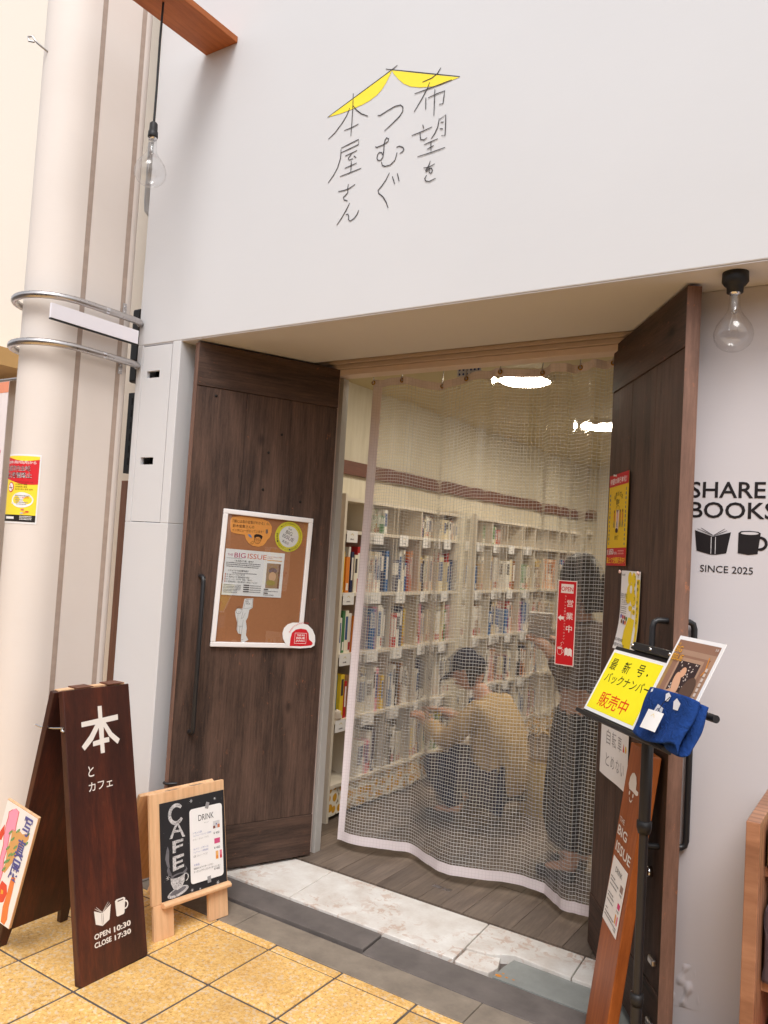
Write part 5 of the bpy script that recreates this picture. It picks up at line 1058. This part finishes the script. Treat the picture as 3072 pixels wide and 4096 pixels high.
def cpt(a, b):     # a across 0..1, b from top 0 to bottom 1
    s = a*(len(KX)-1); x = cr1(KX, s); y = cr1(KY, s); zt = cr1(TZ, s)
    yt = .852+.020*math.sin(s*2.1+.4)+.012*math.sin(s*4.7); k = max(b, 0)**.8
    yy = yt*(1-k)+y*k+(.007*math.sin(b*7+s*1.3)+.013*math.sin(s*3.4+.6*b)+.006*math.sin(s*7.3-b))*math.sin(math.pi*min(1, b*.85+.08))
    xx = x+(.03*(1-a)*(1-b)); zb = .062+.006*math.sin(s*.9)
    return Vector((xx, yy, zt*(1-b)+zb*b))
cur = thing('vinyl_curtain', 'clear vinyl curtain with white thread grid across the doorway', 'curtain', (-1.6, .85, 0))
def curtain_part(name, a0, a1, b0, b1, nu, nv, mat, off=0.0, double=False):
    vs_, fs, uvs = [], [], []
    LU = 0.0; cum = []
    prev = None
    for i in range(nu+1):
        p = cpt(a0+(a1-a0)*i/nu, .9)
        if prev is not None: LU += math.hypot(p.x-prev.x, p.y-prev.y)
        cum.append(LU+a0*1.55); prev = p
    for j in range(nv+1):
        for i in range(nu+1):
            a, b = a0+(a1-a0)*i/nu, b0+(b1-b0)*j/nv; p = cpt(a, b); p = p+Vector((0, -off, 0)); vs_.append(p); uvs.append((cum[i], -b*2.24))
    for j in range(nv):
        for i in range(nu): q = j*(nu+1)+i; fs.append((q, q+nu+1, q+nu+2, q+1))
    me = bpy.data.meshes.new(name); me.from_pydata(vs_, [], fs); me.update(); me.materials.append(mat)
    ul = me.uv_layers.new(name='UVMap')
    for lp in me.loops: ul.data[lp.index].uv = uvs[lp.vertex_index]
    me.polygons.foreach_set('use_smooth', [True]*len(me.polygons))
    o = link(name, me, cur)
    if double: so_ = o.modifiers.new('Solid', 'SOLIDIFY'); so_.thickness = .0016; so_.offset = 0
    return o
curtain_part('vinyl_sheet', .0, 1, .0, 1, 150, 60, M_vinyl)
curtain_part('top_hem', .0, 1, -.002, .0145, 120, 1, M_hem, .0015); curtain_part('bottom_hem', .0, 1, .981, 1.0005, 120, 1, M_hem, .0015); curtain_part('side_hem', -.0005, .027, .0145, .981, 2, 60, M_hem, .0015)
for k, xe in enumerate((-2.236, -2.051, -1.835, -1.714, -1.528, -1.354, -1.169, -1.03)):
    a = min(range(400), key=lambda q: abs(cpt(q/399, .006).x-xe))/399; p = cpt(a, .0065)
    ey = MB().tube([(p.x+.0085*math.cos(t), p.y-.004, p.z+.0085*math.sin(t)) for t in [2*math.pi*q/16 for q in range(16)]], .0032, 8, closed=True).build('eyelet', M_brass, cur)
    MB().tube([(p.x, p.y-.008, p.z-.006), (p.x, p.y-.009, p.z+.008), (p.x+.002, p.y+.0, 2.336), (p.x+.008, p.y+.006, 2.34)], .0022, 6).build('hook', M_steel, ey)
MB().tube([(-2.31, .862, 2.342), (-.93, .862, 2.342)], .008, 10).build('curtain_rail', M_steel, cur)
# red open sign stuck on the curtain
OSm = basis((-1.164, .806, 1.036), (.985, -.03, 0), (.012, 0, 1))
os_ = sheet('open_sign', -.041, 0, .041, .348, .0006, ink(240, 222, 216), OSm, 'red vertical open sign with white characters stuck on the vinyl curtain', 'sign')
pr = Print(); OR = ink(204, 28, 36); OW = ink(242, 226, 220)
pr.rect(-.0375, .0035, .0375, .3445, OR); pr.rect(-.027, .296, .027, .333, OW); pr.text('OPEN', -.0255, .304, .0255, .322, OR, .0008, .01)
pr.vtext('営業中', .0145, .270, .030, .052, OW, .008); pr.vtext('カーテンを開けてお入りください', -.006, .287, .0075, .0125, OW)
pr.poly([(-.0355, .193), (-.022, .206), (-.022, .199), (-.009, .199), (-.009, .187), (-.022, .187), (-.022, .180)], OW)
pr.line([(-.030, .072), (-.031, .055), (-.028, .044), (-.016, .042), (-.011, .050), (-.012, .072)], .0014, OW); pr.ring(-.021, .070, .010, .004, .0014, OW); pr.ell(-.021, .069, .008, .0025, OW); pr.ring(-.009, .058, .005, .007, .0014, OW, a0=-90, a1=90); pr.line([(-.020, .076), (-.012, .084), (-.018, .09), (-.008, .096), (-.004, .089)], .0012, OW)
pr.poly([(.0, .069), (.008, .074), (.0155, .069), (.024, .073), (.032, .066), (.032, .038), (.024, .044), (.0155, .040), (.008, .045), (.0, .040)], OW); pr.line([(.0158, .068), (.0158, .041)], .0008, OR, .0008)
pr.build(os_)

# ================================================================== inside the shop
M_lamp = emit('lamp_diffuser', (1.0, .90, .74, 1), 44)
for k, (lx, ly) in enumerate(((-1.78, 1.67), (-1.83, 3.23), (-.6, 1.9), (-.6, 3.6), (-1.8, 4.8))):  # last three lamps are unseen ones, added to light the room
    lt = thing('ceiling_lamp', ('round lit ceiling lamp nearest the doorway', 'round lit ceiling lamp deeper in the shop', 'unseen added ceiling lamp right of the near aisle', 'unseen added ceiling lamp right of the far aisle', 'unseen added ceiling lamp at the back of the shop')[k], 'lamp', (lx, ly, 2.46), 'ceiling lamps inside the shop')
    MB().lathe([(.0, 2.4599), (.155, 2.4599), (.155, 2.44), (.14, 2.438)], 28, (lx, ly)).build('lamp_body', M_shelf, lt)
    MB().lathe([(.139, 2.439), (.125, 2.432), (.07, 2.425), (0, 2.423)], 28, (lx, ly)).build('diffuser', M_lamp, lt)
BX0, BX1 = -2.80, -2.50
ZB = [.21, .55, .90, 1.225, 1.56, 1.735]
RN = ['bottom', 'fourth', 'third', 'second', 'top']
def bookcase(y0, y1, nc, label):
    bc_ = thing('bookcase', label, 'bookcase', (-2.65, (y0+y1)/2, 0))
    for yy in (y0, y1-.02): MB().box(BX0, BX1, yy, yy+.02, .02, 1.755).build('side_panel', M_shelf, bc_, bevel=.001)
    for z in ZB: MB().box(BX0, BX1-.001, y0+.0202, y1-.0202, z-.018, z).build('shelf_board', M_shelf, bc_)
    MB().box(BX0-.006, BX0-.0005, y0, y1, .02, 1.755).build('back_panel', M_shelf, bc_)
    w_ = (y1-y0)/nc
    for k in range(1, nc):
        for r_ in range(5): MB().box(BX0, BX1-.004, y0+k*w_-.007, y0+k*w_+.007, ZB[r_]+.0003, ZB[r_+1]-.0183).build('divider', M_shelf, bc_)
    return w_
NA, NB = 5, 8
wA = bookcase(1.05, 2.40, NA, 'white bookcase of small compartments just inside the doorway')
wB = bookcase(2.60, 4.75, NB, 'white bookcase of small compartments deeper in the shop')
def floral():
    t = NT('floral_cotton'); v = t.coord((1, 1, 1), False); vo = t.vor(v, 17, rnd=.55); d_ = vo.outputs['Distance']
    c = t.ramp(d_, [(.06, lin(236, 220, 180)), (.10, lin(214, 158, 30)), (.36, lin(206, 150, 34)), (.42, lin(232, 224, 206)), (.62, lin(232, 224, 206)), (.70, lin(120, 100, 80))]); t.bsdf(c, .85); return t.m
M_flor = floral()
for y0, y1, lb in ((1.072, 2.38, 'yellow flower print cloth skirt under the near bookcase'), (2.62, 4.73, 'yellow flower print cloth skirt under the far bookcase')):
    n_ = int((y1-y0)*22)
    sk = MB().grid(lambda a, b: (-2.512+.004*math.sin(a*n_*2.1), y0+(y1-y0)*a, .045+.145*b), n_*2, 2).grid(lambda a, b: (-2.514+.004*math.sin((1-a)*n_*2.1), y1-(y1-y0)*a, .045+.145*b), n_*2, 2)
    tag(sk.build('cloth_skirt', M_flor), lb, 'cloth')
# books
BCOL = [('white', (232, 228, 220)), ('cream', (226, 212, 178)), ('ivory', (238, 232, 214)), ('yellow', (232, 196, 50)), ('red', (186, 44, 44)), ('blue', (58, 110, 170)), ('navy', (44, 50, 84)), ('black', (44, 42, 44)), ('green', (76, 130, 84)), ('brown', (140, 96, 60)), ('orange', (222, 130, 50)), ('grey', (150, 148, 148)), ('pink', (222, 150, 164)), ('magenta', (206, 50, 130)), ('sky blue', (70, 160, 206)), ('tan', (196, 164, 120))]
pg = plain('book_pages', lin(224, 214, 196), .8, .05)
bmesh_ = {}
def book_mesh(ci, var):
    if (ci, var) not in bmesh_:
        nm, c_ = BCOL[ci]; m = MB()
        m.box(-1, 0, 0, .1, 0, 1).box(-1, 0, .9, 1, 0, 1).box(-.03, 0, .1001, .8999, 0, 1).box(-.97, -.0301, .1001, .8999, .03, .97, 1)
        za, zb = ((.52, .90), (.06, .26), (.30, .86))[var]; m.box(.0005, .0045, .18, .82, za, zb, 2)
        lc = (236, 230, 222) if sum(c_) < 460 else ((70, 64, 66), (176, 60, 54), (60, 90, 140))[var]
        bmesh_[(ci, var)] = m.mesh('book', [ink(*c_), pg, ink(*lc)])
    return bmesh_[(ci, var)]
ORD = 'first second third fourth fifth sixth seventh eighth ninth tenth eleventh twelfth thirteenth fourteenth fifteenth sixteenth seventeenth eighteenth nineteenth'.split()
TENS = {2: ('twentieth', 'twenty'), 3: ('thirtieth', 'thirty'), 4: ('fortieth', 'forty'), 5: ('fiftieth', 'fifty'), 6: ('sixtieth', 'sixty')}
def ordn(k):
    if k <= 19: return ORD[k-1]
    a, b = divmod(k, 10); return TENS[a][0] if b == 0 else TENS[a][1]+'-'+ORD[b-1]
PICK = [0, 0, 0, 1, 1, 2, 2, 3, 4, 5, 6, 7, 8, 9, 10, 11, 12, 15, 0, 2]
first_row = {3: [3, 14, 10], 2: [0, 11, 8, 2], 1: [7, 14, 3]}
nb_ = 0
for (y0, w_, nc, nm) in ((1.05, wA, NA, 'near'), (2.60, wB, NB, 'far')):
    for r_ in range(5):
        cnt = 0
        for c_ in range(nc):
            if r_ == 4: 
                if c_ in (0, 2) or nm == 'far' and c_ > 2: continue
            ya = y0+c_*w_+(.024 if c_ == 0 else .010); ye = y0+(c_+1)*w_-.012; fill = random.uniform(.6, 1.0) if nm == 'near' else random.uniform(.6, 1)
            if (nm == 'near' and c_ == 0 and r_ == 0) or (nm == 'far' and (c_ == 7 or r_ < 2 and c_ > 4)): continue
            top = ZB[r_+1]-.022-ZB[r_]; y = ya; yl = ya+(ye-ya)*fill; k = 0
            while y < yl:
                th = random.uniform(.015, .036) if nm == 'near' else random.uniform(.028, .052); hh = min(top-.008, random.uniform(.17, .255) if r_ < 4 else random.uniform(.10, .14))
                ci = random.choice(PICK)
                if nm == 'near' and c_ == 0 and r_ in first_row and k < len(first_row[r_]): ci = first_row[r_][k]
                if nm == 'far' and r_ == 2 and c_ == 3 and k == 0: ci, th, hh = 13, .07, .17
                if y+th > ye: break
                cnt += 1; nb_ += 1
                o = link('book', book_mesh(ci, random.randrange(3)))
                o.matrix_basis = Matrix.Translation((BX1-random.uniform(.012, .045), y, ZB[r_]+.0004)) @ Matrix.Rotation(random.uniform(-.0, .0), 4, 'X') @ Matrix.Diagonal((random.uniform(.13, .18), th-.0008, hh, 1))
                tag(o, '%s book, %s from the doorway on the %s shelf of the %s bookcase' % (BCOL[ci][0], ordn(cnt), RN[r_], nm), 'book', 'books on the %s bookcase' % nm); y += th; k += 1
# label cards on shelf edges
for (y0, w_, nc, nm) in ((1.05, wA, NA, 'near'), (2.60, wB, 4, 'far')):
    for r_ in (1, 2, 3, 4):
        for c_ in range(nc):
            Mx = basis((BX1+.0015, y0+c_*w_+(.028 if c_ == 0 else .02), ZB[r_]-.064), (0, 1, 0), (0, 0, 1))
            sl = sheet('shelf_label', 0, 0, .10, .063, .0008, M_paper, Mx, 'white owner card under the %s shelf edge, %s compartment of the %s bookcase' % (RN[r_], ordn(c_+1), nm), 'label', 'owner cards on the %s bookcase' % nm)
            pr = Print(); pr.line([(.038, .040), (.05, .048), (.062, .038)], .003, ink(206, 180, 50)); pr.greek(.034, .066, .014, .008, GY); pr.build(sl, 'card_print')
tag(MB().box(-2.56, -2.552, 1.36, 1.44, 1.565, 1.70).build('green_notice', plain('green_notice', lin(150, 200, 140), .6, .3, 120), None), 'green printed notice standing on the top shelf of near bookcase', 'notice')
tag(MB().lathe([(0, 1.5605), (.03, 1.5605), (.034, 1.58), (.02, 1.60), (.026, 1.62), (.018, 1.645), (0, 1.652)], 18, (-2.56, 1.985)).build('red_figurine', ink(206, 70, 50)), 'small red figurine on the top shelf of the near bookcase', 'figurine')
tag(MB().lathe([(0, .5505), (.022, .5505), (.03, .565), (.02, .585), (.024, .592), (.0, .604)], 14, (-2.52, 1.115)).build('shell_ornament', ink(226, 212, 196)), 'small pale shell ornament at the end of the fourth shelf', 'ornament')

# ---- people
M_skin = plain('skin', lin(206, 158, 132), .55, .05, 30, .05); M_hair = plain('dark_hair', lin(36, 28, 26), .5, .3, 160, .4)
M_beige = cloth('beige_jacket', lin(196, 168, 124)); M_denim = cloth('navy_trousers', lin(40, 46, 72)); M_navy = plain('navy_cap', lin(34, 36, 54), .9, .1, 160, .2)
M_grey = cloth('taupe_top', lin(112, 98, 92)); M_blackc = cloth('black_skirt', lin(34, 33, 38)); M_shoe = plain('shoe', lin(60, 56, 58), .6, .1)
def skin(name, J, E_, mat, par, sub=2, root=0):
    ks = list(J); me = bpy.data.meshes.new(name); me.from_pydata([J[k][0] for k in ks], [(ks.index(a), ks.index(b)) for a, b in E_], []); me.materials.append(mat)
    o = link(name, me, par); m = o.modifiers.new('Skin', 'SKIN'); m.use_smooth_shade = True
    for i, k in enumerate(ks):
        rr = J[k][1]; me.skin_vertices[0].data[i].radius = rr if isinstance(rr, tuple) else (rr, rr)
        me.skin_vertices[0].data[i].use_root = (i == root)
    s_ = o.modifiers.new('Sub', 'SUBSURF'); s_.levels = sub; s_.render_levels = sub; return o
def hand(J, E_, wrist, base, dirv, side, key):
    d_ = Vector(dirv).normalized(); s_ = Vector(side).normalized(); b = Vector(base); pm = b+d_*.045
    J[key+'p'] = (tuple(pm), (.026, .020)); E_.append((wrist, key+'p'))
    for k in range(4):
        q0 = pm+d_*.03+s_*(.018*(1.5-k)); L = (.055, .065, .062, .048)[k]; q1 = q0+d_*L*.55+Vector((0, 0, -.004)); q2 = q1+d_*L*.4+Vector((0, 0, -.014))
        J['%sf%d' % (key, k)] = (tuple(q0), .0095); J['%sg%d' % (key, k)] = (tuple(q1), .0085); J['%sh%d' % (key, k)] = (tuple(q2), .0075)
        E_ += [(key+'p', '%sf%d' % (key, k)), ('%sf%d' % (key, k), '%sg%d' % (key, k)), ('%sg%d' % (key, k), '%sh%d' % (key, k))]
    t0 = b+d_*.03+s_*.034; t1 = t0+d_*.03+s_*.012; J[key+'t0'] = (tuple(t0), .011); J[key+'t1'] = (tuple(t1), .009); E_ += [(key+'p', key+'t0'), (key+'t0', key+'t1')]
def head(par, c0, tilt, mat=None):
    Mh = Matrix.Translation(c0) @ Matrix.Rotation(tilt, 4, 'Y')
    def fn(a, b):
        th, ph = a*2*math.pi, (b-.5)*math.pi; x, y, z = math.cos(ph)*math.cos(th), math.cos(ph)*math.sin(th), math.sin(ph)
        rx, ry, rz = .092, .074, .112; f = Vector((x*rx, y*ry, z*rz))
        if z < -.1: f.x -= .012*(-z-.1); f.y *= 1-.28*(-z-.1)
        fx = max(0, -x)*(abs(y) < .5)
        if abs(y) < .22 and x < 0: f.x -= .022*max(0, 1-abs(y)/.22)*max(0, 1-abs(z+.12)/.24); f.x -= .008*max(0, 1-abs(z+.52)/.12)
        if .12 < abs(y) < .55 and x < 0: f.x += .010*max(0, 1-abs(z-.04)/.14)
        return f
    h = MB().grid(fn, 40, 30).build('head', M_skin, par, Mh)
    for s_ in (-1, 1):
        MB().lathe([(0, -.010), (.008, -.006), (.010, 0), (.008, .006), (0, .010)], 10).build('eye', ink(40, 30, 28), h, Matrix.Translation((-.083, s_*.030, .004)), world=False)
        MB().lathe([(0, -.004), (.016, -.004), (.02, .004), (.012, .008), (0, .004)], 12).build('ear', M_skin, h, Matrix.Translation((.008, s_*.074, -.004)) @ Matrix.Rotation(s_*-1.4, 4, 'X') @ Matrix.Diagonal((.8, 1.5, 1, 1)), world=False)
    MB().tube([(-.091, -.02, -.058), (-.096, 0, -.060), (-.091, .02, -.058)], .005, 8).build('mouth', ink(150, 84, 76), h, world=False)
    return h, Mh
# crouching reader
p1 = thing('person', 'person crouching at the bookcase in dark cap and beige jacket', 'person', (-1.95, 1.70, .02))
J = {'pel': ((-1.80, 1.70, .27), .10), 'ab': ((-1.80, 1.70, .40), .10), 'ch': ((-1.86, 1.70, .56), .11), 'nk': ((-1.95, 1.70, .70), .05), 'hd': ((-1.99, 1.70, .76), .045)}
E_ = [('pel', 'ab'), ('ab', 'ch'), ('ch', 'nk'), ('nk', 'hd')]
for s_, k in ((-1, 'l'), (1, 'r')):
    J[k+'sh'] = ((-1.90, 1.70+s_*.16, .645), .05); J[k+'el'] = ((-2.07, 1.70+s_*.20, .44), .038); J[k+'wr'] = ((-2.22, 1.70+s_*.12, .545), .026)
    J[k+'hp'] = ((-1.82, 1.70+s_*.09, .25), .085); J[k+'kn'] = ((-2.19, 1.70+s_*.15, .34), .058); J[k+'an'] = ((-1.99, 1.70+s_*.13, .10), .04); J[k+'to'] = ((-2.14, 1.70+s_*.15, .045), .03)
    E_ += [('ch', k+'sh'), (k+'sh', k+'el'), (k+'el', k+'wr'), ('pel', k+'hp'), (k+'hp', k+'kn'), (k+'kn', k+'an'), (k+'an', k+'to')]
    hand(J, E_, k+'wr', J[k+'wr'][0], (-.9, -s_*.1, .1), (0, -s_, .3), k)
skin('body', J, E_, M_skin, p1)
Jj = {'a': ((-1.82, 1.70, .17), (.19, .19)), 'b': ((-1.79, 1.70, .38), (.165, .16)), 'c': ((-1.85, 1.70, .54), (.165, .135)), 'd': ((-1.91, 1.70, .655), (.11, .09)), 'e': ((-1.945, 1.70, .70), (.075, .07))}
Ej = [('a', 'b'), ('b', 'c'), ('c', 'd'), ('d', 'e')]
for s_, k in ((-1, 'l'), (1, 'r')):
    Jj[k+'s'] = ((-1.90, 1.70+s_*.165, .635), .072); Jj[k+'e'] = ((-2.06, 1.70+s_*.205, .445), .062); Jj[k+'w'] = ((-2.19, 1.70+s_*.135, .53), .045); Ej += [('c', k+'s'), (k+'s', k+'e'), (k+'e', k+'w')]
skin('jacket', Jj, Ej, M_beige, p1)
Jt = {'a': ((-1.80, 1.70, .25), (.13, .13))}; Et = []
for s_, k in ((-1, 'l'), (1, 'r')):
    Jt[k+'h'] = ((-1.84, 1.70+s_*.10, .25), .105); Jt[k+'m'] = ((-2.04, 1.70+s_*.13, .30), .09); Jt[k+'k'] = ((-2.19, 1.70+s_*.15, .335), .075); Jt[k+'c'] = ((-2.08, 1.70+s_*.14, .20), .066); Jt[k+'n'] = ((-1.995, 1.70+s_*.13, .10), .056); Et += [('a', k+'h'), (k+'h', k+'m'), (k+'m', k+'k'), (k+'k', k+'c'), (k+'c', k+'n')]
skin('trousers', Jt, Et, M_denim, p1)
for s_ in (-1, 1): skin('shoe', {'a': ((-1.96, 1.70+s_*.13, .062), (.042, .04)), 'b': ((-2.08, 1.70+s_*.145, .055), (.046, .034)), 'c': ((-2.19, 1.70+s_*.16, .047), (.036, .024))}, [('a', 'b'), ('b', 'c')], M_shoe, p1)
h1, Mh = head(p1, (-2.045, 1.70, .825), -.35)
MB().grid(lambda a, b: (.102*math.cos(b*1.5)*math.cos(a*6.2832)+.004, .084*math.cos(b*1.5)*math.sin(a*6.2832), .005+.118*math.sin(b*1.5)), 30, 10).build('cap', M_navy, p1, Mh)
MB().grid(lambda a, b: (-.085-.095*b, (.078-.03*b*b)*(2*a-1), .022-.030*b-.02*(2*a-1)**2), 10, 5).grid(lambda a, b: (-.085-.095*b, -(.078-.03*b*b)*(2*a-1), .016-.030*b-.02*(2*a-1)**2), 10, 5).build('cap_brim', M_navy, p1, Mh)
MB().grid(lambda a, b: (.02+.082*math.cos(b*1.4)*math.sin(a*3.1416), -.082*math.cos(a*3.1416), .015-.11*b), 18, 6).build('hair', M_hair, p1, Mh)
# standing reader
p2 = thing('person', 'dark haired person standing beside the bookcase with a book in hand', 'person', (-1.24, 1.30, .02))
J = {'pel': ((-1.24, 1.30, .76), .11), 'ab': ((-1.235, 1.30, .90), .10), 'ch': ((-1.24, 1.30, 1.05), .11), 'nk': ((-1.26, 1.30, 1.21), .048), 'hd': ((-1.275, 1.30, 1.27), .045)}
E_ = [('pel', 'ab'), ('ab', 'ch'), ('ch', 'nk'), ('nk', 'hd')]
for s_, k in ((-1, 'l'), (1, 'r')):
    J[k+'sh'] = ((-1.24, 1.30+s_*.16, 1.14), .048); J[k+'el'] = ((-1.225, 1.30+s_*.21, .90), .036); J[k+'wr'] = ((-1.40, 1.30+s_*.10, 1.06), .024)
    J[k+'hp'] = ((-1.24, 1.30+s_*.08, .72), .085); J[k+'kn'] = ((-1.245, 1.30+s_*.085, .40), .055); J[k+'an'] = ((-1.23, 1.30+s_*.085, .09), .038); J[k+'to'] = ((-1.36, 1.30+s_*.10, .045), .03)
    E_ += [('ch', k+'sh'), (k+'sh', k+'el'), (k+'el', k+'wr'), ('pel', k+'hp'), (k+'hp', k+'kn'), (k+'kn', k+'an'), (k+'an', k+'to')]
    hand(J, E_, k+'wr', J[k+'wr'][0], (-.8, -s_*.25, .35), (0, -s_, .2), k)
skin('body', J, E_, M_skin, p2)
Jj = {'a': ((-1.235, 1.30, .80), (.15, .13)), 'b': ((-1.235, 1.30, .92), (.145, .115)), 'c': ((-1.24, 1.30, 1.06), (.16, .125)), 'd': ((-1.245, 1.30, 1.16), (.10, .08)), 'e': ((-1.255, 1.30, 1.20), .06)}
Ej = [('a', 'b'), ('b', 'c'), ('c', 'd'), ('d', 'e')]
for s_, k in ((-1, 'l'), (1, 'r')):
    Jj[k+'s'] = ((-1.24, 1.30+s_*.165, 1.13), .066); Jj[k+'e'] = ((-1.225, 1.30+s_*.212, .905), .058); Jj[k+'w'] = ((-1.36, 1.30+s_*.125, 1.02), .042); Ej += [('c', k+'s'), (k+'s', k+'e'), (k+'e', k+'w')]
skin('top', Jj, Ej, M_grey, p2)
skin('skirt', {'a': ((-1.235, 1.30, .86), (.13, .115)), 'b': ((-1.24, 1.30, .72), (.17, .15)), 'c': ((-1.235, 1.30, .45), (.19, .18)), 'd': ((-1.23, 1.30, .10), (.21, .20))}, [('a', 'b'), ('b', 'c'), ('c', 'd')], M_blackc, p2)
for s_ in (-1, 1): skin('shoe', {'a': ((-1.21, 1.30+s_*.085, .06), (.042, .04)), 'b': ((-1.30, 1.30+s_*.09, .055), (.045, .034)), 'c': ((-1.40, 1.30+s_*.10, .046), (.036, .024))}, [('a', 'b'), ('b', 'c')], M_shoe, p2)
h2, Mh = head(p2, (-1.285, 1.30, 1.375), -.12)
MB().grid(lambda a, b: (.008+.108*math.cos(b*1.9-.35)*math.cos(a*6.2832)*(1 if math.cos(a*6.2832) > 0 else .94), .094*math.cos(b*1.9-.35)*math.sin(a*6.2832), .012+.122*math.sin(b*1.9-.35)), 32, 12).build('hair', M_hair, p2, Mh)
MB().grid(lambda a, b: (.035+.088*math.cos(b*.6)*math.sin(a*3.1416), -.096*math.cos(a*3.1416), .0-.15*b), 20, 6).build('hair', M_hair, p2, Mh)
tag(MB().box(-.055, .055, -.006, .006, -.08, .08).box(-.053, .053, .0062, .012, -.078, .078, 1).build('held_book', [ink(234, 230, 222), pg], None, Matrix.Translation((-1.475, 1.295, 1.14)) @ Matrix.Rotation(.5, 4, 'Z') @ Matrix.Rotation(.5, 4, 'X'), bevel=.001), 'white covered book held by the standing person', 'book')
bgm = MB().grid(lambda a, b: ((.13+.02*math.sin(b*3))*math.cos(a*6.2832)*(1-.25*b), (.09+.02*math.sin(b*3))*math.sin(a*6.2832)*(1-.4*b), .30*b), 28, 12)
bag = thing('shoulder_bag', 'pale tan cloth bag on the floor behind the crouching person', 'bag', M=Matrix.Translation((-1.72, 2.05, .02)))
bgm.build('bag_body', plain('tan_canvas', lin(206, 178, 120), .9, .08, 160, .3), bag, world=False); MB().tube([(-.05, 0, .29), (-.05, 0, .42), (0, 0, .47), (.05, 0, .42), (.05, 0, .29)], .008, 8).build('bag_strap', M_beige, bag, world=False)
dc = tag(MB().box(-.06, .06, -.055, .055, -.001, .001).build('dotted_card', plain('card_white', lin(226, 228, 236), .6, .03), None, Matrix.Translation((-1.74, .93, 2.36)) @ Matrix.Rotation(.1, 4, 'Z') @ Matrix.Rotation(math.pi/2, 4, 'X')), 'white card with blue dots hanging behind the curtain top', 'card')
pr = Print()
for i in range(6):
    for j in range(5): pr.ell(-.048+i*.019, -.044+j*.021, .005, .006, ink(60, 80, 150), .0012, 10)
pr.build(dc, 'dots')
MB().tube([(0, .055, 0), (0, .10, 0)], .001, 6).build('string', M_plastic, dc, world=False)
